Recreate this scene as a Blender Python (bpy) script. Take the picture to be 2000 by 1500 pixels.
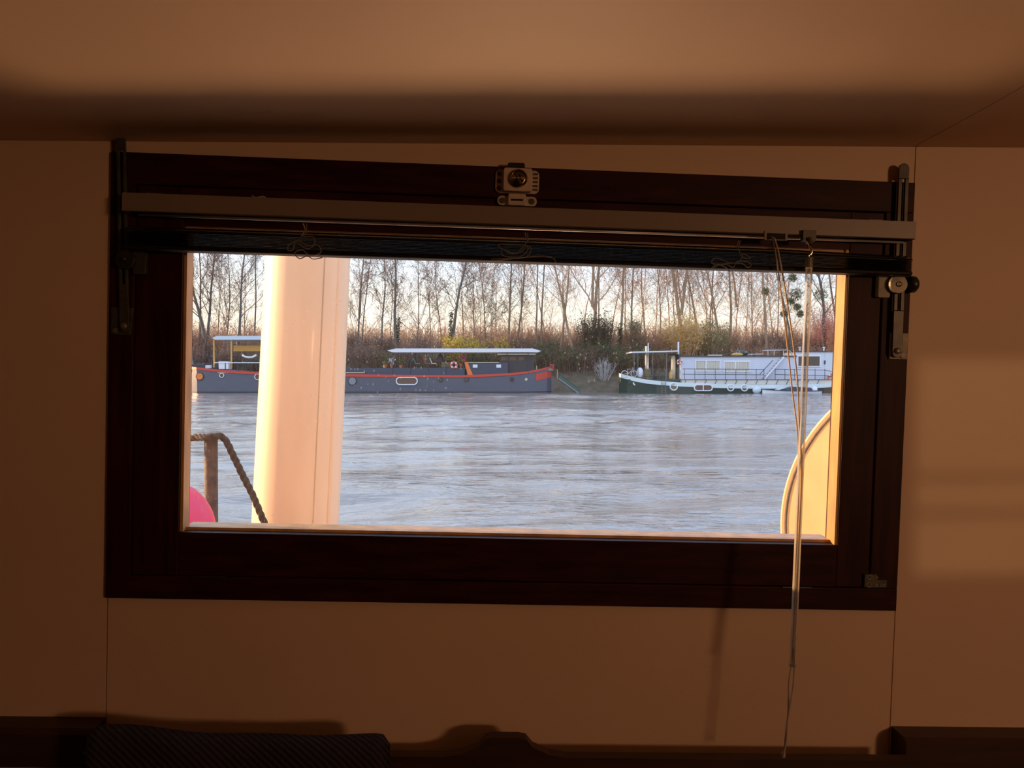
import bpy, math, random
from mathutils import Vector, Matrix
R_ = random.Random(7)
S = bpy.context.scene
COL = S.collection
for o in list(bpy.data.objects): bpy.data.objects.remove(o)

# ------------------------------------------------------------------ camera
CZ = 2.0                       # eye height above the river
F = 1500.0                     # focal length in pixels of a 2000x1500 frame
PITCH = math.atan(19 / 1500)
cd = bpy.data.cameras.new('camera'); cam = bpy.data.objects.new('camera', cd); COL.objects.link(cam)
cd.sensor_width = 36; cd.lens = 27.0; cd.clip_start = 0.02; cd.clip_end = 3000
cam.location = (0, 0, CZ); cam.rotation_euler = (math.pi / 2 - PITCH, 0, 0)
S.camera = cam
S.view_settings.view_transform = 'Standard'; S.view_settings.look = 'None'
S.view_settings.gamma = 1; S.view_settings.use_curve_mapping = False
S.view_settings.exposure = 0.0

# ------------------------------------------------------------------ sky and sun
w = bpy.data.worlds.new('sky'); S.world = w; w.use_nodes = True
nt = w.node_tree; nt.nodes.clear()
def N(t, typ, **k):
    n = t.nodes.new(typ)
    for a, b in k.items(): setattr(n, a, b)
    return n
out = N(nt, 'ShaderNodeOutputWorld'); bg = N(nt, 'ShaderNodeBackground')
tc = N(nt, 'ShaderNodeTexCoord'); sep = N(nt, 'ShaderNodeSeparateXYZ')
nt.links.new(tc.outputs['Generated'], sep.inputs[0])
ramp = N(nt, 'ShaderNodeValToRGB')
nt.links.new(sep.outputs['Z'], ramp.inputs[0])
els = [(0.0, (.74, .55, .34)), (.04, (.78, .64, .43)), (.085, (.76, .70, .56)), (.13, (.64, .68, .72)), (.20, (.66, .76, .92)),
       (.36, (.72, .85, 1.08)), (1.0, (.48, .62, .98))]
cr = ramp.color_ramp
cr.elements[0].position, cr.elements[0].color = els[0][0], els[0][1] + (1,)
cr.elements[1].position, cr.elements[1].color = els[-1][0], els[-1][1] + (1,)
for p, c in els[1:-1]:
    e = cr.elements.new(p); e.color = c + (1,)
# thin streaky cloud
mp = N(nt, 'ShaderNodeMapping'); mp.inputs['Scale'].default_value = (2.5, 2.5, 14)
nt.links.new(tc.outputs['Generated'], mp.inputs[0])
nz = N(nt, 'ShaderNodeTexNoise'); nz.inputs['Scale'].default_value = 2.2; nz.inputs['Detail'].default_value = 5
nt.links.new(mp.outputs[0], nz.inputs['Vector'])
cr2 = N(nt, 'ShaderNodeValToRGB'); nt.links.new(nz.outputs['Fac'], cr2.inputs[0])
cr2.color_ramp.elements[0].position = .45; cr2.color_ramp.elements[1].position = .72
mix = N(nt, 'ShaderNodeMix', data_type='RGBA'); 
mm = N(nt, 'ShaderNodeMath', operation='MULTIPLY'); mm.inputs[1].default_value = .55
nt.links.new(cr2.outputs[0], mm.inputs[0]); nt.links.new(mm.outputs[0], mix.inputs[0])
nt.links.new(ramp.outputs[0], mix.inputs[6]); mix.inputs[7].default_value = (.74, .70, .66, 1)
# bluer towards the right (away from the sun)
mr = N(nt, 'ShaderNodeMapRange'); mr.inputs[1].default_value = -.25; mr.inputs[2].default_value = .45
nt.links.new(sep.outputs['X'], mr.inputs[0])
mix2 = N(nt, 'ShaderNodeMix', data_type='RGBA', blend_type='MULTIPLY')
nt.links.new(mr.outputs[0], mix2.inputs[0]); nt.links.new(mix.outputs[2], mix2.inputs[6]); mix2.inputs[7].default_value = (.74, .84, .98, 1)
nt.links.new(mix2.outputs[2], bg.inputs[0]); bg.inputs[1].default_value = 1.9
nt.links.new(bg.outputs[0], out.inputs[0])

def light(name, kind, energy, color, loc, to, **k):
    d = bpy.data.lights.new(name, kind); d.energy = energy; d.color = color
    for a, b in k.items(): setattr(d, a, b)
    o = bpy.data.objects.new(name, d); COL.objects.link(o); o.location = loc
    o.rotation_euler = (Vector(to) - Vector(loc)).to_track_quat('-Z', 'Y').to_euler()
    return o
light('sun', 'SUN', 9.0, (1.0, .58, .27), (-9.7, 2.2, 4), (0, 0, 2.6), angle=math.radians(.6))
# assumed area lamp standing in for evening daylight from an assumed, unseen rear window
light('assumed_rear_area_lamp', 'AREA', 13, (1.0, .53, .26), (2.16, -1.42, CZ + .12), (0.1, 1.1, CZ), shape='RECTANGLE', size=.34, size_y=.22)
# added spot lamp over the side deck, standing in for sunlight thrown up from it
light('deck_fill_spot', 'SPOT', 96, (1.0, .56, .27), (.10, 2.40, .74), (.0, 1.1, CZ + .25), spot_size=math.radians(75), spot_blend=.6, shadow_soft_size=.36)

# added spot lamp behind the back wall, throwing a bright patch through the opening
light('patch_fill_spot', 'SPOT', 75, (1.0, .66, .34), (1.2, -3.5, CZ - .14), (.85, 1.12, CZ - .14), spot_size=math.radians(16), spot_blend=.3, shadow_soft_size=.012)
# ------------------------------------------------------------------ materials
def mat(name, c, rough=.6, metal=0, spec=.5, noise=0, nscale=20, nstretch=(1, 1, 1), c2=None, bump=0, trans=0, coat=0, emit=None, sheen=0):
    m = bpy.data.materials.new(name); m.use_nodes = True
    t = m.node_tree; b = t.nodes['Principled BSDF']
    b.inputs['Base Color'].default_value = (*c, 1); b.inputs['Roughness'].default_value = rough
    b.inputs['Metallic'].default_value = metal; b.inputs['Specular IOR Level'].default_value = spec
    b.inputs['Coat Weight'].default_value = coat; b.inputs['Coat Roughness'].default_value = .12
    if noise or bump:
        tcn = N(t, 'ShaderNodeTexCoord'); mpn = N(t, 'ShaderNodeMapping'); mpn.inputs['Scale'].default_value = nstretch
        nn = N(t, 'ShaderNodeTexNoise'); nn.inputs['Scale'].default_value = nscale; nn.inputs['Detail'].default_value = 6
        t.links.new(tcn.outputs['Object'], mpn.inputs[0]); t.links.new(mpn.outputs[0], nn.inputs['Vector'])
        if noise:
            r = N(t, 'ShaderNodeValToRGB'); r.color_ramp.elements[0].position = .32; r.color_ramp.elements[1].position = .68
            cc = c2 if c2 else tuple(x * (1 - noise) for x in c)
            r.color_ramp.elements[0].color = (*cc, 1); r.color_ramp.elements[1].color = (*c, 1)
            t.links.new(nn.outputs['Fac'], r.inputs[0]); t.links.new(r.outputs[0], b.inputs['Base Color'])
        if bump:
            bp = N(t, 'ShaderNodeBump'); bp.inputs['Strength'].default_value = bump; bp.inputs['Distance'].default_value = .01
            t.links.new(nn.outputs['Fac'], bp.inputs['Height']); t.links.new(bp.outputs[0], b.inputs['Normal'])
    if trans:     # thin leaf / petal: lets some light through
        tr = N(t, 'ShaderNodeBsdfTranslucent'); tr.inputs[0].default_value = (*c, 1)
        mx = N(t, 'ShaderNodeMixShader'); mx.inputs[0].default_value = trans
        t.links.new(b.outputs[0], mx.inputs[1]); t.links.new(tr.outputs[0], mx.inputs[2])
        t.links.new(mx.outputs[0], t.nodes['Material Output'].inputs[0])
    return m
M = {}
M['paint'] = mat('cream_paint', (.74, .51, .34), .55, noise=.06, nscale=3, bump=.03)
M['groove'] = mat('dark_gap', (.03, .02, .015), .9)
M['mahog'] = mat('mahogany', (.050, .010, .005), .5, spec=.14, noise=.5, nscale=9, nstretch=(1.2, 6, 9), bump=.05, c2=(.02, .004, .003))
M['mahog_v'] = mat('mahogany_upright', (.050, .010, .005), .5, spec=.14, noise=.5, nscale=9, nstretch=(9, 6, .8), bump=.05, c2=(.02, .004, .003))
M['oak'] = mat('ledge_wood', (.06, .022, .009), .5, noise=.5, nscale=6, nstretch=(1, 10, 10), bump=.05)
M['bead'] = mat('glazing_bead', (.78, .42, .15), .45, noise=.4, nscale=12, nstretch=(3, 3, 1))
M['rail'] = mat('blind_rail_enamel', (.22, .16, .12), .4)
M['railend'] = mat('blind_rail_lip', (.55, .5, .48), .3, metal=.3)
M['slat'] = mat('slat_enamel', (.013, .010, .007), .5, spec=.12)
M['slat_top'] = mat('slat_enamel_shiny', (.02, .018, .014), .16, spec=.9, coat=.6)
M['cord'] = mat('blind_cord', (.62, .5, .38), .8, trans=.3)
M['loopcord'] = mat('ladder_cord_grey', (.20, .165, .14), .85)
M['steel'] = mat('dull_steel', (.07, .06, .05), .42, metal=.7, noise=.4, nscale=60)
M['brassy'] = mat('worn_brass', (.24, .20, .15), .45, metal=.4, noise=.4, nscale=80)
M['plate'] = mat('painted_plate', (.42, .33, .23), .5, noise=.35, nscale=70)
M['ironplate'] = mat('dull_iron_plate', (.10, .085, .06), .5, metal=.4, noise=.4, nscale=70)
M['knob'] = mat('black_knob', (.02, .018, .016), .35)
M['chrome'] = mat('chrome', (.6, .5, .4), .12, metal=1)
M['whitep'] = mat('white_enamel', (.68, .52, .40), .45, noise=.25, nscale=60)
M['hole'] = mat('dark_recess', (.01, .008, .006), .8)
def wand_mat():
    m = bpy.data.materials.new('clear_plastic'); m.use_nodes = True; t = m.node_tree; t.nodes.clear()
    o = N(t, 'ShaderNodeOutputMaterial'); tr = N(t, 'ShaderNodeBsdfTransparent'); tr.inputs[0].default_value = (.93, .9, .84, 1)
    gl = N(t, 'ShaderNodeBsdfGlossy'); gl.inputs['Roughness'].default_value = .15
    df = N(t, 'ShaderNodeBsdfDiffuse'); df.inputs[0].default_value = (.85, .75, .6, 1)
    tl = N(t, 'ShaderNodeBsdfTranslucent'); tl.inputs[0].default_value = (.85, .75, .6, 1)
    lw = N(t, 'ShaderNodeLayerWeight'); lw.inputs[0].default_value = .68
    a = N(t, 'ShaderNodeMixShader'); a.inputs[0].default_value = .5; t.links.new(df.outputs[0], a.inputs[1]); t.links.new(tl.outputs[0], a.inputs[2])
    b = N(t, 'ShaderNodeMixShader'); t.links.new(lw.outputs['Facing'], b.inputs[0]); t.links.new(tr.outputs[0], b.inputs[1]); t.links.new(a.outputs[0], b.inputs[2])
    c = N(t, 'ShaderNodeMixShader'); c.inputs[0].default_value = .25; t.links.new(b.outputs[0], c.inputs[1]); t.links.new(gl.outputs[0], c.inputs[2])
    t.links.new(c.outputs[0], o.inputs[0]); return m
M['wand'] = wand_mat()
def glass_mat():
    m = bpy.data.materials.new('window_glass'); m.use_nodes = True; t = m.node_tree; t.nodes.clear()
    o = N(t, 'ShaderNodeOutputMaterial'); tr = N(t, 'ShaderNodeBsdfTransparent'); tr.inputs[0].default_value = (.98, .985, .98, 1)
    gl = N(t, 'ShaderNodeBsdfGlossy'); gl.inputs['Roughness'].default_value = .005
    fr = N(t, 'ShaderNodeFresnel'); fr.inputs[0].default_value = 1.45
    ge = N(t, 'ShaderNodeNewGeometry'); iv = N(t, 'ShaderNodeMath', operation='SUBTRACT'); iv.inputs[0].default_value = 1; t.links.new(ge.outputs['Backfacing'], iv.inputs[1])
    fm = N(t, 'ShaderNodeMath', operation='MULTIPLY'); t.links.new(fr.outputs[0], fm.inputs[0]); t.links.new(iv.outputs[0], fm.inputs[1])
    a = N(t, 'ShaderNodeMixShader'); t.links.new(fm.outputs[0], a.inputs[0]); t.links.new(tr.outputs[0], a.inputs[1]); t.links.new(gl.outputs[0], a.inputs[2])
    # dust: a thin even film plus droplet specks, thicker towards the left and the lower edge
    tcn = N(t, 'ShaderNodeTexCoord'); vo = N(t, 'ShaderNodeTexVoronoi'); vo.inputs['Scale'].default_value = 130
    mpn = N(t, 'ShaderNodeMapping'); mpn.inputs['Scale'].default_value = (1, 1, .55)
    t.links.new(tcn.outputs['Object'], mpn.inputs[0]); t.links.new(mpn.outputs[0], vo.inputs['Vector'])
    lt = N(t, 'ShaderNodeMath', operation='LESS_THAN'); lt.inputs[1].default_value = .13; t.links.new(vo.outputs['Distance'], lt.inputs[0])
    n2 = N(t, 'ShaderNodeTexNoise'); n2.inputs['Scale'].default_value = 6; t.links.new(tcn.outputs['Object'], n2.inputs['Vector'])
    g2 = N(t, 'ShaderNodeMath', operation='GREATER_THAN'); g2.inputs[1].default_value = .50; t.links.new(n2.outputs['Fac'], g2.inputs[0])
    m1 = N(t, 'ShaderNodeMath', operation='MULTIPLY'); t.links.new(lt.outputs[0], m1.inputs[0]); t.links.new(g2.outputs[0], m1.inputs[1])
    m2 = N(t, 'ShaderNodeMath', operation='MULTIPLY_ADD'); m2.inputs[1].default_value = .20; m2.inputs[2].default_value = .012
    t.links.new(m1.outputs[0], m2.inputs[0])
    df = N(t, 'ShaderNodeBsdfTranslucent'); df.inputs[0].default_value = (.9, .86, .8, 1)
    d2 = N(t, 'ShaderNodeBsdfDiffuse'); d2.inputs[0].default_value = (.9, .86, .8, 1)
    dm = N(t, 'ShaderNodeMixShader'); t.links.new(df.outputs[0], dm.inputs[1]); t.links.new(d2.outputs[0], dm.inputs[2])
    b = N(t, 'ShaderNodeMixShader'); t.links.new(m2.outputs[0], b.inputs[0]); t.links.new(a.outputs[0], b.inputs[1]); t.links.new(dm.outputs[0], b.inputs[2])
    t.links.new(b.outputs[0], o.inputs[0]); return m
M['glass'] = glass_mat()
def knit_mat():
    m = mat('knitted_wool', (.030, .018, .018), .95)
    t = m.node_tree; b = t.nodes['Principled BSDF']
    tcn = N(t, 'ShaderNodeTexCoord'); wv = N(t, 'ShaderNodeTexWave', wave_type='BANDS', bands_direction='DIAGONAL')
    wv.inputs['Scale'].default_value = 60; wv.inputs['Distortion'].default_value = 1.5; wv.inputs['Detail Scale'].default_value = 4
    t.links.new(tcn.outputs['Object'], wv.inputs['Vector'])
    r = N(t, 'ShaderNodeValToRGB'); r.color_ramp.elements[0].color = (.012, .007, .006, 1); r.color_ramp.elements[1].color = (.034, .02, .018, 1)
    t.links.new(wv.outputs['Fac'], r.inputs[0]); t.links.new(r.outputs[0], b.inputs['Base Color'])
    bp = N(t, 'ShaderNodeBump'); bp.inputs['Strength'].default_value = .8; bp.inputs['Distance'].default_value = .003
    t.links.new(wv.outputs['Fac'], bp.inputs['Height']); t.links.new(bp.outputs[0], b.inputs['Normal'])
    return m
M['knit'] = knit_mat()

# ------------------------------------------------------------------ mesh builder
class MB:
    def __init__(s): s.v = []; s.f = []; s.sm = False
    def add(s, vs, fs):
        n = len(s.v); s.v += [tuple(q) for q in vs]; s.f += [tuple(i + n for i in q) for q in fs]; return s
    def box(s, x0, x1, y0, y1, z0, z1):
        return s.add([(x0, y0, z0), (x1, y0, z0), (x1, y1, z0), (x0, y1, z0), (x0, y0, z1), (x1, y0, z1), (x1, y1, z1), (x0, y1, z1)],
                     [(0, 3, 2, 1), (4, 5, 6, 7), (0, 1, 5, 4), (1, 2, 6, 5), (2, 3, 7, 6), (3, 0, 4, 7)])
    def prism(s, poly, y0, y1):            # outline in x,z pushed from y0 to y1
        n = len(poly)
        return s.add([(a, y0, b) for a, b in poly] + [(a, y1, b) for a, b in poly],
                     [tuple(range(n)), tuple(range(2 * n - 1, n - 1, -1))] + [(i, i + n, (i + 1) % n + n, (i + 1) % n) for i in range(n)])
    def sweep(s, prof, x0, x1):            # outline in y,z pushed along x
        n = len(prof)
        return s.add([(x0, a, b) for a, b in prof] + [(x1, a, b) for a, b in prof],
                     [tuple(range(n)), tuple(range(2 * n - 1, n - 1, -1))] + [(i, i + n, (i + 1) % n + n, (i + 1) % n) for i in range(n)])
    def tube(s, pts, r, n=8, cap=True):
        pts = [Vector(p) for p in pts]; k = len(pts)
        rr = r if isinstance(r, (list, tuple)) else [r] * k
        base = len(s.v); up = None
        for i, p in enumerate(pts):
            d = (pts[min(i + 1, k - 1)] - pts[max(i - 1, 0)])
            d = d.normalized() if d.length > 1e-9 else Vector((0, 0, 1))
            if up is None: up = d.orthogonal().normalized()
            a = up - d * up.dot(d)
            a = a.normalized() if a.length > 1e-6 else d.orthogonal().normalized()
            up = a; b = d.cross(a)
            for j in range(n):
                t = 2 * math.pi * j / n
                q = p + (a * math.cos(t) + b * math.sin(t)) * rr[i]; s.v.append((q.x, q.y, q.z))
        for i in range(k - 1):
            for j in range(n):
                s.f.append((base + i * n + j, base + i * n + (j + 1) % n, base + (i + 1) * n + (j + 1) % n, base + (i + 1) * n + j))
        if cap:
            s.f.append(tuple(base + j for j in range(n - 1, -1, -1))); s.f.append(tuple(base + (k - 1) * n + j for j in range(n)))
        return s
    def lathe(s, prof, c, axis='z', n=24):     # prof: (radius, height)
        base = len(s.v)
        for r, h in prof:
            for j in range(n):
                t = 2 * math.pi * j / n; a, b = r * math.cos(t), r * math.sin(t)
                q = {'z': (a, b, h), 'y': (a, h, b), 'x': (h, a, b)}[axis]
                s.v.append((c[0] + q[0], c[1] + q[1], c[2] + q[2]))
        for i in range(len(prof) - 1):
            for j in range(n):
                s.f.append((base + i * n + j, base + i * n + (j + 1) % n, base + (i + 1) * n + (j + 1) % n, base + (i + 1) * n + j))
        s.f.append(tuple(base + j for j in range(n))); s.f.append(tuple(base + (len(prof) - 1) * n + j for j in range(n - 1, -1, -1)))
        return s
    def torus(s, c, R, r, axis='y', n=28, m=10):
        base = len(s.v)
        for i in range(n):
            t = 2 * math.pi * i / n
            for j in range(m):
                u = 2 * math.pi * j / m; a = (R + r * math.cos(u)) * math.cos(t); b = (R + r * math.cos(u)) * math.sin(t); h = r * math.sin(u)
                q = {'z': (a, b, h), 'y': (a, h, b), 'x': (h, a, b)}[axis]
                s.v.append((c[0] + q[0], c[1] + q[1], c[2] + q[2]))
        for i in range(n):
            for j in range(m):
                s.f.append((base + i * m + j, base + i * m + (j + 1) % m, base + ((i + 1) % n) * m + (j + 1) % m, base + ((i + 1) % n) * m + j))
        return s
    def ball(s, c, r, n=20, m=12, sq=(1, 1, 1)):
        prof = [(r * math.sin(math.pi * i / m), -r * math.cos(math.pi * i / m)) for i in range(m + 1)]
        prof[0] = (1e-4, -r); prof[-1] = (1e-4, r)
        k = len(s.v); s.lathe(prof, (0, 0, 0), 'z', n)
        for i in range(k, len(s.v)):
            a = s.v[i]; s.v[i] = (c[0] + a[0] * sq[0], c[1] + a[1] * sq[1], c[2] + a[2] * sq[2])
        return s

WR = Matrix(((0.99882227, -0.03888443, 0.02901847), (0.03941173, 0.99906404, -0.01782573), (-0.02829817, 0.0189484, 0.99941992)))
WC = Vector((0.0043995, 1.10, CZ - 0.0195513))
WALL = Matrix.Translation(WC) @ WR.to_4x4()      # cabin wall frame: x along the wall, -y into the cabin, z up
ID = Matrix.Identity(4)
ORG = {}
def setp(o, label=None, cat=None, group=None, kind=None):
    if label: o['label'] = label
    if cat: o['category'] = cat
    if group: o['group'] = group
    if kind: o['kind'] = kind
    return o
def obj(name, mb, m, parent=None, frame=ID, org=None, smooth=False, bevel=0, **k):
    me = bpy.data.meshes.new(name)
    if parent is not None: og = ORG[parent.name]
    else: og = Vector(org) if org is not None else sum((Vector(v) for v in mb.v), Vector()) / len(mb.v)
    me.from_pydata([(v[0] - og[0], v[1] - og[1], v[2] - og[2]) for v in mb.v], [], mb.f); me.update()
    if smooth:
        me.polygons.foreach_set('use_smooth', [True] * len(me.polygons))
    me.materials.append(M[m] if isinstance(m, str) else m)
    o = bpy.data.objects.new(name, me); COL.objects.link(o)
    if parent is not None: o.parent = parent
    else: o.matrix_world = frame @ Matrix.Translation(og)
    ORG[o.name] = Vector(og)
    if bevel:
        b = o.modifiers.new('bevel', 'BEVEL'); b.width = bevel; b.segments = 2; b.limit_method = 'ANGLE'
    return setp(o, **k)
def thing(name, org, frame=ID, **k):
    o = bpy.data.objects.new(name, None); COL.objects.link(o); o.empty_display_size = .1
    o.matrix_world = frame @ Matrix.Translation(Vector(org)); ORG[o.name] = Vector(org)
    return setp(o, **k)
def dup(root, delta, **k):
    c = root.copy(); COL.objects.link(c); c.matrix_world = Matrix.Translation(Vector(delta)) @ root.matrix_world; ORG[c.name] = ORG[root.name] 
    for ch in root.children:
        d = ch.copy(); COL.objects.link(d); d.parent = c
        for g in ch.children:
            e = g.copy(); COL.objects.link(e); e.parent = d
    return setp(c, **k)
CP, SP = math.cos(PITCH), math.sin(PITCH)
def ray(x, y):
    a, b = (x - 1000) / F, (y - 750) / F
    return Vector((a, CP - b * SP, -SP - b * CP))
def E(x, y, Y):                      # point of the place seen at (x, y), Y metres away
    d = ray(x, y); t = Y / d.y; return Vector((d.x * t, Y, CZ + d.z * t))
WI = WALL.inverted()
def P(x, y, w=0):                    # point seen at (x, y) on the plane w metres in front of the cabin wall
    o = WI @ Vector((0, 0, CZ)); d = WI.to_3x3() @ ray(x, y)
    t = (-w - o.y) / d.y; return o + d * t

# ------------------------------------------------------------------ cabin shell
def frame_mb(ox0, ox1, oz0, oz1, ix0, ix1, iz0, iz1, y0, y1):
    m = MB()
    m.box(ox0, ox1, y0, y1, iz1, oz1); m.box(ox0, ox1, y0, y1, oz0, iz0)
    m.box(ox0, ix0, y0, y1, iz0, iz1); m.box(ix1, ox1, y0, y1, iz0, iz1); return m
wf = obj('wall_front', frame_mb(-1.6, 3.0, -1.5, .9, -.56, .56, -.30, .30, .018, .07), 'groove', frame=WALL, org=(0, 0, 0), kind='structure')
m = MB(); m.box(-1.6, -.5722, .006, .018, -1.5, .9); obj('panel', m, 'paint', wf)
m = MB(); m.box(.5745, 3.0, .006, .018, -1.5, .9); obj('panel', m, 'paint', wf)
m = MB(); m.box(-.5705, .573, .006, .018, -1.5, -.30); m.box(-.5705, .573, .006, .018, .30, .9); obj('panel', m, 'paint', wf)
# ceiling: flat against the hull side, then rising to the middle of the cabin
J0 = WALL @ P(0, 272); J1 = WALL @ P(2000, 277)
ex = (J1 - J0).normalized(); ez = Vector((0, 0, 1)); ey = ez.cross(ex).normalized()
CF = Matrix.Translation(J0) @ Matrix((ex, ey, ez)).transposed().to_4x4()
prof0 = [(.10, 0), (0, 0), (-.10, .0005), (-.18, .0015), (-.25, .004), (-.35, .010), (-.5, .024), (-.75, .055), (-1.1, .09), (-1.6, .12), (-2.1, .13), (-2.9, .13)]
def ceil_panel(x0, x1):
    m = MB(); n = len(prof0)
    m.add([(x0, a, b) for a, b in prof0] + [(x1, a, b) for a, b in prof0], [(i, i + 1, n + i + 1, n + i) for i in range(n - 1)])
    m.add([(x0, a, b + .03) for a, b in prof0] + [(x1, a, b + .03) for a, b in prof0], [(i, n + i, n + i + 1, i + 1) for i in range(n - 1)])
    for x in (x0, x1): m.add([(x, a, b) for a, b in prof0] + [(x, a, b + .03) for a, b in prof0], [(i, n + i, n + i + 1, i + 1) for i in range(n - 1)])
    return m
xs = (CF.inverted() @ (WALL @ P(1788, 280))).x
ce = obj('ceiling', MB().add([(-1, .12, .06), (3.4, .12, .06), (3.4, -2.9, .22), (-1, -2.9, .22), (-1, .12, .1), (3.4, .12, .1), (3.4, -2.9, .3), (-1, -2.9, .3)],
        [(0, 1, 2, 3), (4, 7, 6, 5), (0, 4, 5, 1), (1, 5, 6, 2), (2, 6, 7, 3), (3, 7, 4, 0)]).box(-1, 3.4, -2.9, .12, .3, .32), 'groove', frame=CF, org=(0, 0, 0), kind='structure')
obj('panel', ceil_panel(-.75, xs - .0008), 'paint', ce, smooth=True); obj('panel', ceil_panel(xs + .0008, 3.4), 'paint', ce, smooth=True)
obj('wall_left', MB().box(-1.36, -1.3, -1.7, 1.3, .5, 3.1), 'oak', kind='structure')
obj('wall_right', MB().box(2.7, 2.76, -1.7, 1.3, .5, 3.1), 'oak', kind='structure')
obj('floor', MB().box(-1.4, 2.8, -1.7, 1.22, .42, .5), 'oak', kind='structure')
RX0, RX1, RZ0, RZ1 = 1.90, 2.40, CZ + .02, CZ + .34  # assumed window opening in the unseen back wall, behind the rear area lamp
QX0, QX1, QZ0, QZ1 = .95, 1.19, CZ - .205, CZ - .073  # added opening in the unseen back wall, sized to shape the light patch
def wall_with_holes(holes, x0, x1, y0, y1, z0, z1):
    m = MB(); xs_ = sorted({x0, x1} | {h[0] for h in holes} | {h[1] for h in holes}); zs_ = sorted({z0, z1} | {h[2] for h in holes} | {h[3] for h in holes})
    for a, b in zip(xs_, xs_[1:]):
        for c, d in zip(zs_, zs_[1:]):
            cx_, cz_ = (a + b) / 2, (c + d) / 2
            if not any(h[0] < cx_ < h[1] and h[2] < cz_ < h[3] for h in holes): m.box(a, b, y0, y1, c, d)
    return m
obj('wall_back', wall_with_holes([(RX0, RX1, RZ0, RZ1), (QX0, QX1, QZ0, QZ1)], -1.4, 2.8, -1.66, -1.6, .5, 3.1), 'oak', kind='structure')
w3 = obj('patch_gobo', frame_mb(QX0 - .03, QX1 + .03, QZ0 - .03, QZ1 + .03, QX0, QX1, QZ0, QZ1, -1.6, -1.58), 'mahog', kind='structure')  # frame of the added opening that shapes the light patch
for zz in (QZ0 + .058, QZ0 + .036): obj('gobo_bar', MB().box(QX0, QX1, -1.63, -1.62, zz, zz + .0045), 'mahog', w3)  # bars added to cast dark bands across the patch
m = MB()
for a in ((RX0 - .04, RX1 + .04, RZ1, RZ1 + .04), (RX0 - .04, RX1 + .04, RZ0 - .04, RZ0), (RX0 - .04, RX0, RZ0, RZ1), (RX1, RX1 + .04, RZ0, RZ1)): m.box(a[0], a[1], -1.6, -1.575, a[2], a[3])
w2 = obj('assumed_rear_window', m, 'mahog', kind='structure')  # frame of the window assumed in the unseen back wall
obj('glass_pane', MB().box(RX0, RX1, -1.64, -1.636, RZ0, RZ1), 'glass', w2)  # pane of the assumed rear window

# ledges under the window
def ledge(x0, x1, top, wd):
    return MB().sweep([(.006, top), (-wd + .008, top), (-wd, top - .006), (-wd, top - .05), (-wd + .012, top - .056), (-.02, top - .06), (.006, top - .06)], x0, x1)
lt = P(100, 1427, .035).z; rt = P(1900, 1446, .035).z; mt = P(1200, 1469, .045).z
obj('trim_1', ledge(-1.3, -.5705, lt, .035), 'oak', frame=WALL, kind='structure')
obj('trim_2', ledge(.576, 2.69, rt, .035), 'oak', frame=WALL, kind='structure')
m = ledge(-.5695, .574, mt - .045, .062)
a, b = P(945, 1437, .055), P(1030, 1437, .055)
poly = [(-.5695, mt - .05), (.574, mt - .05), (.574, mt), (b.x + .055, mt), (b.x + .03, mt + .004), (b.x + .008, mt + .014), (b.x - .002, a.z - .001), (b.x - .012, a.z + .001), (a.x + .012, a.z + .001), (a.x + .003, a.z - .001), (a.x - .006, mt + .014), (a.x - .03, mt + .004), (a.x - .055, mt), (-.5695, mt)]
m.prism([(q[0], q[1]) for q in poly], -.062, -.045)
obj('trim_3', m, 'oak', frame=WALL, kind='structure')

# ------------------------------------------------------------------ cushion on the ledge
m = MB(); c0, c1 = P(172, 1420, .09), P(762, 1441, .09)
nx, nr = 40, 18
for i in range(nx + 1):
    t = i / nx; x = c0.x + (c1.x - c0.x) * t; top = c0.z + (c1.z - c0.z) * t + .002 * math.sin(t * 9) - .003 * math.sin(math.pi * t)
    e = min(t, 1 - t); k = min(1, (e / .03)) ** .5 if e < .03 else 1; k = max(k, .12)
    for j in range(nr):
        u = 2 * math.pi * j / nr; cx, cz = math.cos(u), math.sin(u)
        sx = abs(cx) ** .55 * (1 if cx > 0 else -1); sz = abs(cz) ** .55 * (1 if cz > 0 else -1)
        m.v.append((x - (1 - k) * 0, -.092 + sx * .026 * k + .004 * math.sin(t * 14), top - .085 + sz * .085 * (.86 + .14 * k)))
for i in range(nx):
    for j in range(nr): m.f.append((i * nr + j, i * nr + (j + 1) % nr, (i + 1) * nr + (j + 1) % nr, (i + 1) * nr + j))
m.f.append(tuple(range(nr))); m.f.append(tuple(nx * nr + j for j in range(nr - 1, -1, -1)))
obj('cushion', m, 'knit', frame=WALL, smooth=True, label='long dark ribbed wool cushion leaning on the wooden ledge at lower left', cat='cushion')

# ------------------------------------------------------------------ window
WX0, WX1, WZ0, WZ1 = -.5722, .5722, -.3137, .3137
SX0, SX1, SZ0, SZ1 = -.538, .531, -.281, .270
GX0, GX1, GZ0, GZ1 = -.4725, .4812, -.2183, .214
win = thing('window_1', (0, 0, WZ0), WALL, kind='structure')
m = MB(); m.box(WX0, WX1, 0, .075, SZ1, WZ1); m.box(WX0, WX1, 0, .075, WZ0, SZ0); obj('casing', m, 'mahog', win, bevel=.0012)
m = MB(); m.box(WX0, SX0, .0002, .075, SZ0, SZ1); m.box(SX1, WX1, .0002, .075, SZ0, SZ1); obj('casing', m, 'mahog_v', win, bevel=.0012)
g = .0012
m = MB(); m.box(GX0, GX1, .003, .045, GZ1, SZ1 - g); m.box(GX0, GX1, .003, .045, SZ0 + g, GZ0); sash = obj('sash', m, 'mahog', win, bevel=.001)
m = MB(); m.box(SX0 + g, GX0, .0031, .045, SZ0 + g, SZ1 - g); m.box(GX1, SX1 - g, .0031, .045, SZ0 + g, SZ1 - g); obj('sash', m, 'mahog_v', win, bevel=.001)
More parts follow.
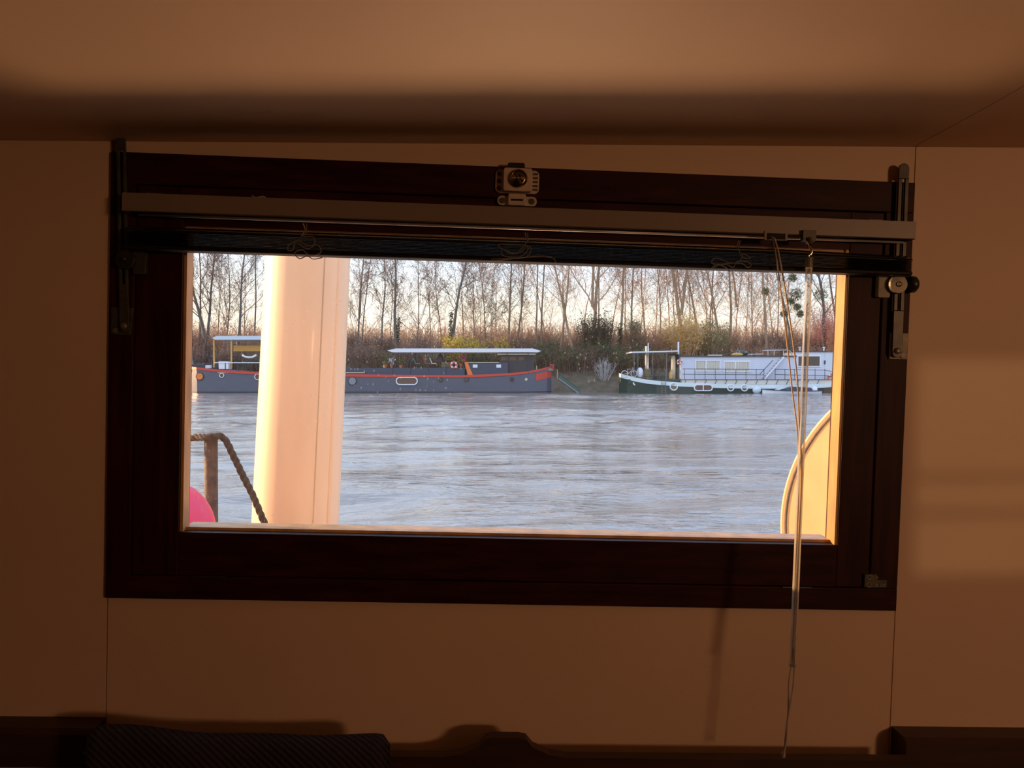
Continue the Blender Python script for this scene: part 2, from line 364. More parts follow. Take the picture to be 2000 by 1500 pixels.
# glazing bead round the pane
m = MB(); q = .004
m.box(GX0, GX0 + q, .009, .032, GZ0, GZ1); m.box(GX1 - q, GX1, .005, .032, GZ0, GZ1); m.box(GX0, GX1, .02, .032, GZ0, GZ0 + q); m.box(GX0, GX1, .009, .032, GZ1 - q, GZ1)
m.box(GX0, GX1, .036, .06, GZ0 - .012, GZ0 + .003)
obj('glazing_bead', m, 'bead', win, label='sunlit orange wood bead round the glass')
obj('glass_pane', MB().box(GX0, GX1, .032, .036, GZ0, GZ1), 'glass', win)
# latch in the middle of the top rail
def rrect(x0, x1, z0, z1, r, n=5):
    pts = []
    for cx, cz, a0 in ((x1 - r, z1 - r, 0), (x0 + r, z1 - r, 90), (x0 + r, z0 + r, 180), (x1 - r, z0 + r, 270)):
        for i in range(n + 1):
            t = math.radians(a0 + 90 * i / n); pts.append((cx + r * math.cos(t), cz + r * math.sin(t)))
    return pts
lx, lz = -.0055, .2925
la = obj('latch', MB().prism(rrect(lx - .031, lx + .031, lz - .0165, lz + .0165, .007), -.003, .0), 'whitep', win, bevel=.0006, label='pale enamelled sash latch with round glass-like knob')
obj('latch_box', MB().prism(rrect(lx - .020, lx + .020, lz - .0158, lz + .0163, .003), -.016, -.003), 'whitep', la, bevel=.0012)
obj('latch_knob', MB().lathe([(.012, -.016), (.0125, -.020), (.0105, -.0215), (.0095, -.0195), (.0085, -.022), (.004, -.0245), (.001, -.0225)], (lx + .001, 0, lz + .001), 'y', 32), 'chrome', la, smooth=False)
m = MB()
for dz in (.010, 0, -.010):
    m.lathe([(.0030, -.0032), (.0030, -.0046), (.0018, -.0048)], (lx - .0258, 0, lz + dz), 'y', 14)
for k in range(5): m.box(lx + .0225, lx + .0290, -.0046, -.003, lz - .012 + k * .0055, lz - .0095 + k * .0055)
obj('screw', m, 'ironplate', la)
obj('latch_tab', MB().prism(rrect(lx - .0145, lx + .010, lz + .013, lz + .0245, .003), -.012, .004), 'knob', la, bevel=.001)
kz = .2652
m = MB(); m.prism(rrect(lx - .0275, lx + .0285, kz - .0065, kz + .0068, .006), -.003, 0)
ke = obj('latch_keeper', m, 'whitep', win, bevel=.0006)
obj('keeper_box', MB().prism(rrect(lx - .0125, lx + .0125, kz - .007, kz + .009, .002), -.010, -.003), 'whitep', ke, bevel=.001)
obj('keeper_slot', MB().box(lx - .0085, lx + .0085, -.0108, -.0095, kz - .0012, kz + .0014), 'hole', ke)
m = MB(); m.lathe([(.0042, -.003), (.0042, -.0042), (.002, -.0044)], (lx - .0205, 0, kz), 'y', 16); m.lathe([(.0042, -.003), (.0042, -.0042), (.002, -.0044)], (lx + .0212, 0, kz), 'y', 16)
obj('screw', m, 'ironplate', ke)
# window stays
def stay(xt, zt, xb, zb, wdt, col, pm, km, knob_side, zk, kw):
    # slotted bar from (xt,zt) down to (xb,zb)
    lean = (xb - xt) / (zb - zt); h = wdt / 2
    X = lambda z, o: xt + (z - zt) * lean + o
    y0, y1 = -.009, -.0055
    m = MB()
    def leg(o0, o1, z0, z1):
        m.add([(X(z0, o0), y0, z0), (X(z0, o1), y0, z0), (X(z1, o1), y0, z1), (X(z1, o0), y0, z1), (X(z0, o0), y1, z0), (X(z0, o1), y1, z0), (X(z1, o1), y1, z1), (X(z1, o0), y1, z1)],
              [(0, 1, 2, 3), (7, 6, 5, 4), (0, 4, 5, 1), (1, 5, 6, 2), (2, 6, 7, 3), (3, 7, 4, 0)])
    zs = zb + .06
    leg(-h, -.0022, zs, zt - .022); leg(.0022, h, zs, zt - .022); leg(-h, h, zb, zs)
    top = [(X(zt, math.cos(t) * h), zt - h + math.sin(t) * h) for t in [math.pi * i / 10 for i in range(11)]]
    top = top + [(X(zt - .022, -h), zt - .022), (X(zt - .022, h), zt - .022)]
    m.prism(top, y0, y1)
    bot = [(X(zb, math.cos(t) * h), zb + math.sin(t) * h) for t in [math.pi + math.pi * i / 10 for i in range(11)]]
    m.prism(bot, y0 - .0002, y1)
    st = obj('window_stay', m, col, win, bevel=.0005)
    # lower plate, pivot and screws
    px0, px1 = (xb - .021, xb + .006) if knob_side < 0 else (xb - .008, xb + .018)
    obj('pivot_plate', MB().prism([(px0, zb - .010), (px1, zb - .010), (px1 + .004 * (knob_side < 0), zb + .028), (px0, zb + .028)], -.0035, 0), pm, st, bevel=.0005)
    m = MB(); m.lathe([(.0045, -.009), (.0045, -.0112), (.002, -.0125)], (xb, 0, zb + .002), 'y', 20); m.lathe([(.004, -.0035), (.004, -.0048), (.0018, -.005)], (px1 - .007 if knob_side > 0 else px0 + .007, 0, zb - .0045), 'y', 16)
    m.box(xb - .001, xb + .001, -.0055, -.0003, zb - .002, zb + .002)
    obj('screw', m, 'brassy', st)
    # clamp plate on the sash, brass disc, knob
    xk = X(zk, 0); sx = -knob_side
    bx = [(xk + sx * .0125), (xk + sx * (.0125 + .0175))]
    obj('clamp_plate', MB().prism(rrect(min(bx), max(bx), zk - .019, zk + .012, .0025), -.0065, .003), pm if knob_side > 0 else 'ironplate', st, bevel=.0006)
    obj('clamp_disc', MB().lathe([(.0130, -.0030), (.0135, -.0125), (.0125, -.0145), (.004, -.0150), (.0035, -.0175), (.0015, -.0185)], (xk + sx * .0045, 0, zk), 'y', 28), km, st)
    if kw:
        obj('knob', MB().lathe([(.003, .005), (.003, .010), (.0095, .011), (.012, .015), (.012, .021), (.0085, .0245), (.001, .025)], (xk + knob_side * .0, -.0085, zk + .001), 'x', 28), 'knob', st, smooth=True, label='round black clamping knob')
a, b = P(236, 262, .008), P(243, 640, .008)
stay(a.x, a.z, b.x - .0, b.z, .0125, 'ironplate', 'ironplate', 'steel', -1, P(262, 508, .008).z, False)
a, b = P(1766, 319, .008), P(1752, 688, .008)
stay(a.x, a.z, b.x, b.z, .0150, 'steel', 'plate', 'brassy', 1, P(1750, 556, .008).z, True)
# small fittings on the lower rails
a, b = P(1690, 1122, .002), P(1732, 1148, .002)
pl = obj('repair_plate', MB().prism([(a.x, b.z), (b.x, b.z), (b.x, a.z - .008), (a.x + .018, a.z - .008), (a.x + .018, a.z), (a.x, a.z)], -.0012, .003), 'ironplate', win, label='small dark metal corner plate with screw heads')
m = MB()
for dx, dz, r in ((.007, -.004, .0034), (.0065, -.0155, .0036), (.018, -.0155, .0012), (.025, -.0155, .0018), (.029, -.0155, .0015), (.018, -.0045, .0012)):
    m.torus((a.x + dx, -.0014, a.z + dz), r, .0006, 'y', 18, 6)
obj('screw', m, 'plate', pl)
for (xa, xb_, yy) in ((375, 441, 1125), (1528, 1586, 1147)):
    p0, p1 = P(xa, yy, .001), P(xb_, yy, .001)
    obj('hinge', MB().tube([(p0.x, -.0005, SZ0), (p1.x, -.0005, SZ0)], .0017, 10), 'steel', win)

# ------------------------------------------------------------------ venetian blind
bl = thing('venetian_blind', (0, -.02, .2525), WALL, label='raised venetian blind with beige head rail and dark slats across the window top', cat='blind')
BX0, BX1 = -.539, .5555
zt, zb = .2508, .2262
prof = [(-.034, zt), (-.034, zb + .001), (-.0325, zb), (-.031, zb + .002), (-.031, zt - .002), (-.011, zt - .002), (-.011, zb + .003), (-.0095, zb + .003), (-.0095, zt)]
hr = obj('head_rail', MB().sweep(prof, BX0, BX1), 'rail', bl)
obj('rail_lip', MB().tube([(BX0 + .01, -.0100, zb - .0005), (BX1 - .003, -.0100, zb - .0005)], .0021, 8), 'railend', bl, smooth=True, label='pale rolled lower edge of the head rail')
for k in (BX0 - .0012, BX1): obj('end_cap', MB().sweep([(-.034, zt), (-.034, zb), (-.0095, zb), (-.0095, zt)], k, k + .0012), 'rail', bl)
for k in (-.50, .50): obj('rail_bracket', MB().box(k - .01, k + .01, -.032, .0, zt, zt + .0015), 'ironplate', bl)
ns = 13; z0, z1 = .1815, .2050
def slat(zc, ya, yb, sag=0, crown=.0022, hump=0, tilt=0):
    m = MB(); ky, kx = 10, 40
    for i in range(kx + 1):
        x = BX0 + .0015 + (BX1 - BX0 - .003) * i / kx; u = (x / .55)
        zz = zc - sag * (1 - math.cos(u * math.pi)) + hump * max(0, (x - .36) / .2) * -1
        for j in range(ky + 1):
            t = j / ky; m.v.append((x, ya + (yb - ya) * t, zz + (t - .5) * tilt + crown * (1 - (2 * t - 1) ** 2)))
    nv = (kx + 1) * (ky + 1)
    m.v += [(a, b, c - .0003) for a, b, c in m.v]
    for i in range(kx):
        for j in range(ky):
            a = i * (ky + 1) + j; m.f.append((a, a + 1, a + ky + 2, a + ky + 1)); m.f.append((nv + a, nv + a + ky + 1, nv + a + ky + 2, nv + a + 1))
    for i in range(kx):
        for j in (0, ky):
            a = i * (ky + 1) + j; m.f.append((a, a + ky + 1, nv + a + ky + 1, nv + a))
    for j in range(ky):
        for i in (0, kx):
            a = i * (ky + 1) + j; m.f.append((a, a + 1, nv + a + 1, nv + a))
    return m
for i in range(ns):
    t = i / (ns - 1); jit = R_.uniform(-.0008, .0008)
    obj('slat', slat(z0 + (z1 - z0) * t, -.0335 + jit, -.0085 + jit, sag=.0002 * t, hump=.0035 * t, tilt=(.010 if i == ns - 1 else .005 if i == ns - 2 else 0)), 'slat_top' if i == ns - 1 else 'slat', bl, smooth=True)
obj('bottom_rail', MB().sweep([(-.034, .1765), (-.034, .1800), (-.032, .1812), (-.010, .1812), (-.008, .1800), (-.008, .1765), (-.010, .1755), (-.032, .1755)], BX0 + .001, BX1 - .001), 'slat', bl, bevel=.0005)
# ladder cords gathered in loops
def spline(pts, n=8):
    pts = [Vector(p) for p in pts]; o = []
    for i in range(len(pts) - 1):
        a, b, c, d = pts[max(i - 1, 0)], pts[i], pts[i + 1], pts[min(i + 2, len(pts) - 1)]
        for k in range(n):
            t = k / n; o.append(.5 * ((2 * b) + (c - a) * t + (2 * a - 5 * b + 4 * c - d) * t * t + (3 * b - a - 3 * c + d) * t ** 3))
    return o + [pts[-1]]
def pxcord(pl, w0, r=.0008):
    return MB().tube(spline([P(x, y, w0 + .002 * math.sin(i * 1.7)) for i, (x, y) in enumerate(pl)]), r, 6)
loops = [[(599, 437), (598, 455), (592, 462), (612, 463), (614, 476), (600, 480), (583, 470), (565, 478), (562, 488), (572, 488), (578, 474), (600, 486), (618, 478), (627, 488), (622, 496), (604, 498), (590, 488), (575, 494), (585, 505), (600, 500), (612, 506), (630, 503)],
         [(1030, 455), (1031, 468), (1025, 478), (1008, 494), (990, 490), (974, 482), (980, 477), (1030, 480), (1036, 492), (1022, 503), (984, 500), (982, 488), (1000, 496), (1020, 490), (1028, 480), (1030, 490), (1010, 503), (965, 506), (966, 509), (1010, 504), (1060, 500), (1082, 506), (1084, 514)],
         [(1447, 470), (1442, 484), (1450, 502), (1465, 505), (1452, 496), (1444, 510), (1425, 513), (1400, 504), (1390, 510), (1395, 516), (1420, 517), (1432, 522), (1440, 511), (1458, 511), (1467, 517), (1460, 522), (1446, 514), (1410, 516), (1390, 524), (1402, 516), (1420, 524), (1424, 530)]]
for L in loops: obj('ladder_cord', pxcord(L, .0385, .0007), 'loopcord', bl, smooth=True, label='tangled loops of thin pale cord hanging over the slats')
for L in ([(592, 437), (596, 450), (588, 462)], [(1026, 455), (1029, 466)], [(1443, 470), (1438, 484)]):
    obj('lift_cord', pxcord(L, .036, .0009), 'cord', bl)
for L in ([(492, 382), (500, 386), (515, 384), (525, 390), (553, 390)], [(1386, 424), (1402, 425), (1420, 430), (1424, 426), (1446, 428)], ):
    obj('cord_end', pxcord(L, .016, .0009), 'cord', bl, label='loose white cord end lying on top of the head rail')
# tilter and cord lock in the head rail
a, b = P(1493, 451, .034), P(1537, 470, .034)
cl = obj('cord_lock', frame_mb(a.x, b.x, b.z, a.z, a.x + .003, b.x - .003, b.z + .001, a.z - .003, -.0355, -.0335), 'rail', bl)
obj('lock_recess', MB().box(a.x + .003, b.x - .003, -.0345, -.030, b.z, a.z - .003), 'hole', cl)
a, b = P(1566, 450, .034), P(1590, 472, .034)
obj('tilter', MB().box(a.x, b.x, -.040, -.030, b.z, a.z).tube([(a.x + .008, -.041, b.z + .004), (a.x + .009, -.043, b.z - .006)], .003, 10), 'ironplate', bl)
hk = [P(1576, 472, .043), P(1580, 482, .045), P(1586, 488, .046), P(1584, 496, .046), P(1579, 500, .046), P(1581, 506, .046)]
obj('wand_hook', MB().tube(spline(hk, 5), .0019, 8), 'chrome', bl, smooth=True)
wt, wb = P(1581, 505, .046), P(1548, 1298, .100)
wa = obj('tilt_wand', MB().tube([wt, wt.lerp(wb, .02), wt.lerp(wb, .5), wb], .0044, 6), 'wand', bl, label='long clear plastic tilt wand')
obj('wand_cap', MB().tube([wt.lerp(wb, -.002), wt.lerp(wb, .024)], .0052, 12), 'brassy', wa)
obj('wand_cap', MB().tube([wb.lerp(wt, .002), wb.lerp(wt, -.004)], .005, 12), 'wand', wa)
c1 = [(1508, 462), (1512, 478), (1516, 500), (1520, 530), (1535, 650), (1547, 760), (1556, 830), (1559, 880), (1558, 1000), (1552, 1120), (1549, 1240), (1545, 1300), (1541, 1330), (1540, 1360), (1539, 1395), (1534, 1440), (1531, 1472)]
c2 = [(1512, 464), (1518, 482), (1523, 505), (1530, 545), (1545, 640), (1557, 740), (1561, 830), (1566, 920), (1563, 1000), (1557, 1100), (1552, 1190), (1546, 1240), (1552, 1290), (1549, 1340), (1544, 1372), (1538, 1410), (1536, 1445), (1530, 1476)]
def cordp(c, o): return MB().tube(spline([P(x, y, .041 + .055 * min(1, max(0, (y - 470) / 830)) + o) for x, y in c], 5), .0011, 7)
obj('pull_cord', cordp(c1, 0), 'cord', bl, smooth=True); obj('pull_cord', cordp(c2, .003), 'cord', bl, smooth=True)
e = P(1530, 1474, .096); obj('cord_knot', MB().ball(e, .003, 10, 8, (1, 1, 1.6)), 'cord', bl, smooth=True)
#EXTERIOR
# ------------------------------------------------------------------ own side deck and what stands on it
def flat(name, c, rough=.6, **k): M[name] = mat(name, c, rough, **k); return name
flat('deck_paint', (.62, .50, .36), .6, noise=.12, nscale=6)
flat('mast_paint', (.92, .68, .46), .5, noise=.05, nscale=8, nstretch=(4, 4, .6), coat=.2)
flat('rust_pipe', (.085, .065, .048), .75, noise=.75, nscale=45, bump=.4, c2=(.17, .125, .09))
flat('rope', (.12, .09, .06), .95, noise=.5, nscale=90, bump=.6)
flat('pink_vinyl', (.86, .045, .16), .45, noise=.12, nscale=9)
flat('cream_disc', (.85, .55, .26), .6, noise=.1, nscale=14)
flat('disc_edge', (.80, .52, .24), .6)
DZ = .66
obj('deck', MB().box(-9, 9, 1.20, 2.95, DZ - .06, DZ), 'deck_paint', kind='structure')
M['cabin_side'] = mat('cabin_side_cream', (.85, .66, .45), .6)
cs = frame_mb(-9, 9, -1.45, 1.0, WX0 + .02, WX1 - .02, WZ0 + .02, WZ1 - .02, .071, .095)
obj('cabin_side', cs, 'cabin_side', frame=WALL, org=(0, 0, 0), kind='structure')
M['own_hull'] = mat('own_hull_paint', (.05, .06, .07), .5)
obj('hull', MB().box(-9, 9, 1.26, 2.9, -.5, DZ - .06), 'own_hull', kind='structure')
def mast_pt(x, y, Y): return E(x, y, Y)
Ym = 2.25
# left and right silhouette of the mast at two heights
def mid(xa, xb, y): return (E((xa + xb) / 2, y, Ym), (xb - xa) / 2 / F * Ym * .985)
pt, rt_ = mid(522, 684, 490); pb, rb_ = mid(493, 661, 1040)
dv = (pt - pb) / (pt.z - pb.z)
top = pb + dv * 2.2; bot = pb + dv * (DZ - pb.z)
ra = lambda z: rb_ + (rt_ - rb_) * (z - pb.z) / (pt.z - pb.z)
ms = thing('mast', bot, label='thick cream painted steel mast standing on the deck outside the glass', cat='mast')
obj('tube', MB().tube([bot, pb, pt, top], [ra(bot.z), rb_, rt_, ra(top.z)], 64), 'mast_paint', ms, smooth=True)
th = math.radians(-53)
off = Vector((math.cos(th), math.sin(th), 0))
obj('weld_seam', MB().tube([bot + off * ra(bot.z), pt + off * rt_, top + off * ra(top.z)], .0022, 6), 'deck_paint', ms, smooth=True)
for a_ in (-29,):
    of = Vector((math.cos(math.radians(a_)), math.sin(math.radians(a_)), 0))
    obj('sail_track', MB().tube([bot + of * (ra(bot.z) - .006), pt + of * (rt_ - .006), top + of * (ra(top.z) - .006)], .009, 10), 'mast_paint', ms, smooth=True)
obj('collar', MB().lathe([(ra(bot.z) + .001, DZ), (ra(bot.z) + .035, DZ), (ra(bot.z) + .03, DZ + .04), (ra(bot.z) + .001, DZ + .05)], (bot.x, bot.y, 0), 'z', 40), 'mast_paint', ms)
# stanchion with a guard rope
Ys = 2.0
a = E(412, 846, Ys); r = 12 / F * Ys
st = thing('stanchion', (a.x, Ys, DZ), label='brown rusty guard rail post with rounded top left of the mast', cat='post')
obj('post', MB().lathe([(r * 1.05, DZ), (r * 1.05, a.z - .012), (r * .9, a.z - .004), (r * .5, a.z), (.0005, a.z + .001)], (a.x, Ys, 0), 'z', 28), 'rust_pipe', st, smooth=True)
obj('base_flange', MB().lathe([(r * 2.4, DZ), (r * 2.4, DZ + .008), (r * 1.2, DZ + .02), (r * 1.05, DZ + .02)], (a.x, Ys, 0), 'z', 28), 'rust_pipe', st)
def rope(pts, rad, name, **k):
    p = spline(pts, 14); m = MB(); tot = 0; L = [0]
    for i in range(1, len(p)): L.append(L[-1] + (p[i] - p[i - 1]).length)
    n = 10; base0 = 0
    for s_ in range(3):
        q = []
        for i, c in enumerate(p):
            d = (p[min(i + 1, len(p) - 1)] - p[max(i - 1, 0)]).normalized(); a_ = d.cross(Vector((.1, .9, .2))).normalized(); b_ = d.cross(a_)
            t = L[i] / (rad * 5.5) * 2 * math.pi / 1.2 + s_ * 2 * math.pi / 3
            q.append(c + (a_ * math.cos(t) + b_ * math.sin(t)) * rad * .48)
        m.tube(q, rad * .58, 7)
    return obj(name, m, 'rope', smooth=True, **k)
def dense(pts, k): 
    o = []
    for i in range(len(pts) - 1):
        for j in range(k): o.append(pts[i].lerp(pts[i + 1], j / k))
    return o + [pts[-1]]
p0 = spline([E(250, 868, 2.02), E(320, 862, 2.02), E(360, 857, 2.01), E(385, 854, 1.995), E(402, 854, 1.972), E(420, 853, 1.975), E(430, 852, 1.998), E(442, 862, 2.0), E(458, 895, 2.0), E(475, 930, 2.0), E(494, 968, 2.0), E(520, 1030, 2.0), E(560, 1120, 2.0)], 5)
rope(p0, 6.6 / F * 2.0, 'guard_rope', label='thick brown twisted rope slung over the rusty post and down behind the mast', cat='rope')
# pink buoy
Yb = 1.72; c = E(310, 1041, Yb); rb2 = 105 / F * Yb
by = thing('buoy', (c.x, Yb, c.z - rb2), label='round bright pink inflatable buoy at the lower left window corner', cat='buoy')
obj('ball', MB().ball(c, rb2, 48, 28), 'pink_vinyl', by, smooth=True)
obj('neck', MB().lathe([(rb2 * .34, -rb2 * .95), (rb2 * .26, -rb2 * 1.08), (rb2 * .20, -rb2 * 1.3), (rb2 * .22, -rb2 * 1.38), (.01, -rb2 * 1.4)], c, 'z', 24), 'pink_vinyl', by, smooth=True)
bx = c.z - rb2 * 1.4
# locker it rests on
lk = thing('deck_locker', (c.x, Yb, DZ), label='low cream deck locker under the pink buoy', cat='locker')
obj('body', MB().box(c.x - .3, c.x + .14, Yb - .2, Yb + .2, DZ, bx - .03), 'deck_paint', lk, bevel=.01)
obj('lid', MB().box(c.x - .32, c.x + .16, Yb - .22, Yb + .22, bx - .03, bx), 'deck_paint', lk, bevel=.01)
# big round board on edge, turned a little to the left
rd = .550; ang = math.radians(30); cc = Vector((1.341, 2.2, CZ - .487))
def disc(rad, y0, y1, dome=0):
    m = MB(); 
    m.lathe([(.001, y0 - dome), (rad * .5, y0 - dome * .75), (rad * .8, y0 - dome * .3), (rad * .965, y0), (rad * .97, y0 + .003), (rad * .99, y0 + .002), (rad, y0 + .012), (rad, y1), (rad * .5, y1), (.001, y1)], (0, 0, 0), 'y', 96)
    rz = Matrix.Rotation(-ang, 3, 'Z')
    m.v = [tuple(rz @ Vector(v) + cc) for v in m.v]; return m
dc = thing('round_tabletop', (cc.x, cc.y, DZ), label='large round cream tabletop stood on edge outside the right of the window', cat='tabletop')
rdz = rd
obj('top', disc(rd, 0, .035, .02), 'cream_disc', dc, smooth=False)
m = MB(); m.torus((0, 0, 0), rd * .967, .004, 'y', 96, 8); rz = Matrix.Rotation(-ang, 3, 'Z'); m.v = [tuple(rz @ Vector(v) + cc) for v in m.v]
obj('edge_bead', m, 'rust_pipe', dc)
obj('stand', MB().box(cc.x - .3, cc.x + .3, cc.y - .12, cc.y + .12, DZ, cc.z - rd + .02), 'deck_paint', dc)

# ------------------------------------------------------------------ river and far bank
def water_mat():
    m = bpy.data.materials.new('river_water'); m.use_nodes = True; t = m.node_tree; b = t.nodes['Principled BSDF']
    b.inputs['Base Color'].default_value = (.20, .19, .17, 1); b.inputs['Roughness'].default_value = .03; b.inputs['IOR'].default_value = 1.5
    b.inputs['Specular IOR Level'].default_value = .8
    tcn = N(t, 'ShaderNodeTexCoord')
    def noise(sx, sy, sc, det, dist=0):
        mp_ = N(t, 'ShaderNodeMapping'); mp_.inputs['Scale'].default_value = (sx, sy, 1); t.links.new(tcn.outputs['Object'], mp_.inputs[0])
        n_ = N(t, 'ShaderNodeTexNoise'); n_.inputs['Scale'].default_value = sc; n_.inputs['Detail'].default_value = det; n_.inputs['Distortion'].default_value = dist
        t.links.new(mp_.outputs[0], n_.inputs['Vector']); return n_.outputs['Fac']
    def addm(a, b_, ka, kb):
        x = N(t, 'ShaderNodeMath', operation='MULTIPLY'); x.inputs[1].default_value = ka; t.links.new(a, x.inputs[0])
        y = N(t, 'ShaderNodeMath', operation='MULTIPLY_ADD'); y.inputs[1].default_value = kb; t.links.new(b_, y.inputs[0]); t.links.new(x.outputs[0], y.inputs[2]); return y.outputs[0]
    fine = noise(.7, 1.5, 4.5, 4, .6); midn = noise(.3, .95, 1.5, 4, .8); big = noise(.08, .22, .7, 4, 1.2)
    h = addm(fine, midn, .11, .34)
    # calmer and livelier patches
    pr = N(t, 'ShaderNodeMapRange'); pr.inputs[1].default_value = .38; pr.inputs[2].default_value = .62; pr.inputs[3].default_value = .35; pr.inputs[4].default_value = 1.0; t.links.new(big, pr.inputs[0])
    hm = N(t, 'ShaderNodeMath', operation='MULTIPLY'); t.links.new(h, hm.inputs[0]); t.links.new(pr.outputs[0], hm.inputs[1])
    bp = N(t, 'ShaderNodeBump'); bp.inputs['Strength'].default_value = 1; bp.inputs['Distance'].default_value = WAVE
    t.links.new(hm.outputs[0], bp.inputs['Height']); t.links.new(bp.outputs[0], b.inputs['Normal']); return m
WAVE = .30
M['water'] = water_mat()
import numpy as np
xs_w = np.concatenate([[-400, -120], np.arange(-66, 66.01, .3), [120, 400]])
yy_ = [3.0]
while yy_[-1] < 88.8: yy_.append(yy_[-1] + .07 + .0042 * (yy_[-1] - 3))
ys_w = np.array([-60.0, 0.0] + yy_ + [89.5])
GX_, GY_ = np.meshgrid(xs_w, ys_w)
Z_ = np.zeros_like(GX_); rw = np.random.RandomState(11)
for k in range(46):
    lam = .55 * (9.0 / .55) ** rw.rand(); th_ = rw.normal(0, .38); amp = .0044 * lam ** .85 * rw.uniform(.5, 1.2)
    wx = np.sin(GX_ * rw.uniform(.03, .12) + GY_ * rw.uniform(-.05, .05) + rw.rand() * 6) * 1.3
    Z_ += amp * np.sin(2 * np.pi / lam * (GX_ * np.sin(th_) + GY_ * np.cos(th_)) + wx + rw.rand() * 6.28)
pat = .75 + .25 * np.sin(GX_ * .11 + np.sin(GY_ * .09) * 2 + 1) + .25 * np.sin(GY_ * .21 + GX_ * .05)
Z_ *= pat * (np.abs(GX_) < 66) * (GY_ > 3) * (GY_ < 89)
me = bpy.data.meshes.new('river'); ny_, nx_ = GX_.shape
idx = np.arange(ny_ * nx_).reshape(ny_, nx_)
quads = np.stack([idx[:-1, :-1], idx[:-1, 1:], idx[1:, 1:], idx[1:, :-1]], -1).reshape(-1, 4)
me.vertices.add(ny_ * nx_); me.vertices.foreach_set('co', np.stack([GX_, GY_, Z_], -1).astype('f').ravel())
me.loops.add(quads.size); me.loops.foreach_set('vertex_index', quads.astype('i').ravel())
me.polygons.add(len(quads)); me.polygons.foreach_set('loop_start', np.arange(0, quads.size, 4, dtype='i')); me.polygons.foreach_set('use_smooth', np.ones(len(quads), dtype=bool))
me.update(calc_edges=True); me.materials.append(M['water'])
rv = bpy.data.objects.new('river', me); COL.objects.link(rv); rv['kind'] = 'structure'
flat('earth', (.17, .125, .095), .95, noise=.6, nscale=1.2, bump=.6, c2=(.08, .08, .04))
m = MB(); gx = [-110 + i * 2.0 for i in range(111)]; gy = [(86.6, -.5), (87.3, .25), (88.2, 1.0), (89.4, 1.9), (91, 2.9), (93, 3.3), (97, 3.5), (110, 3.8), (150, 4.2), (400, 5)]
for x in gx:
    for k, (yy, zz) in enumerate(gy):
        j = R_.uniform(-.16, .16) if 0 < k < 7 else 0
        m.v.append((x * (1 if k < 8 else 1 + (k - 7) * 1.3), yy + j * 1.5, zz + j))
for i in range(len(gx) - 1):
    for k in range(len(gy) - 1):
        a = i * len(gy) + k; m.f.append((a, a + len(gy), a + len(gy) + 1, a + 1))
obj('riverbank', m, 'earth', org=(0, 95, 2), kind='structure')
def gz(Y):
    for (a, b), (c, d) in zip(gy, gy[1:]):
        if a <= Y <= c: return b + (d - b) * (Y - a) / (c - a)
    return 3.5

# ------------------------------------------------------------------ the two barges
YB = 81.0
def hull_mb(st, zb, yc, flare=.9, z_off=0, zfun=None):
    """st: (x, sheer z, half beam)"""
    m = MB(); rows = []
    for x, zs, b in st:
        zt_ = zfun(zs) if zfun else zs
        rows.append([(x, yc - b, zt_), (x, yc - b * (.5 + .5 * flare), (zt_ + zb) / 2), (x, yc - b * flare, zb), (x, yc + b * flare, zb), (x, yc + b * (.5 + .5 * flare), (zt_ + zb) / 2), (x, yc + b, zt_)])
    for r in rows: m.v += r
    n = 6
    for i in range(len(rows) - 1):
        for j in range(n): m.f.append((i * n + j, i * n + (j + 1) % n, (i + 1) * n + (j + 1) % n, (i + 1) * n + j))
    m.f.append(tuple(range(n))); k = (len(rows) - 1) * n; m.f.append(tuple(k + j for j in range(n - 1, -1, -1)))
    return m
def interp(st, k=6):
    o = []
    for (a, b) in zip(st, st[1:]):
        for i in range(k):
            t = i / k; o.append(tuple(u + (v - u) * t for u, v in zip(a, b)))
    return o + [st[-1]]
def band(st, yc, zo0, zo1, out=.06, side=-1):
    """strip running round the hull edge, between two heights relative to the sheer"""
    m = MB(); n = 4
    for x, zs, b in st:
        m.v += [(x, yc + side * (b + out), zs + zo0), (x, yc + side * (b + out), zs + zo1), (x, yc + side * (b - .08), zs + zo1), (x, yc + side * (b - .08), zs + zo0)]
    for i in range(len(st) - 1):
        for j in range(n): m.f.append((i * n + j, i * n + (j + 1) % n, (i + 1) * n + (j + 1) % n, (i + 1) * n + j))
    m.f.append((0, 1, 2, 3)); k = (len(st) - 1) * n; m.f.append((k + 3, k + 2, k + 1, k))
    return m
flat('slate_hull', (.115, .125, .165), .35, noise=.12, nscale=.8, nstretch=(1, 1, 4))
flat('hull_red', (.62, .06, .035), .45); flat('sunlit_orange', (.85, .20, .04), .5); flat('navy_cabin', (.05, .065, .10), .5)
flat('dark_cabin', (.045, .042, .05), .5); flat('white_paint', (.80, .82, .88), .5); flat('cream_paint_out', (.72, .62, .42), .5)
flat('dark_glass', (.03, .03, .035), .08, spec=.8); flat('brown_curtain', (.16, .09, .06), .7); flat('porthole_sunglint', (.85, .22, .03), .5)
flat('yellow_wood', (.62, .36, .09), .6); flat('teal', (.08, .30, .36), .6); flat('terracotta', (.5, .14, .07), .7); flat('leafgreen', (.10, .14, .035), .8)
flat('crate_wood', (.16, .13, .07), .8); flat('dark_green', (.018, .05, .042), .4, noise=.2, nscale=1); flat('bulwark_white', (.70, .80, .80), .5)
flat('rail_dark', (.035, .045, .05), .5); flat('curtain', (.80, .74, .62), .8, noise=.45, nscale=1.2, nstretch=(8, 1, .3)); flat('grey_board', (.25, .26, .28), .6)
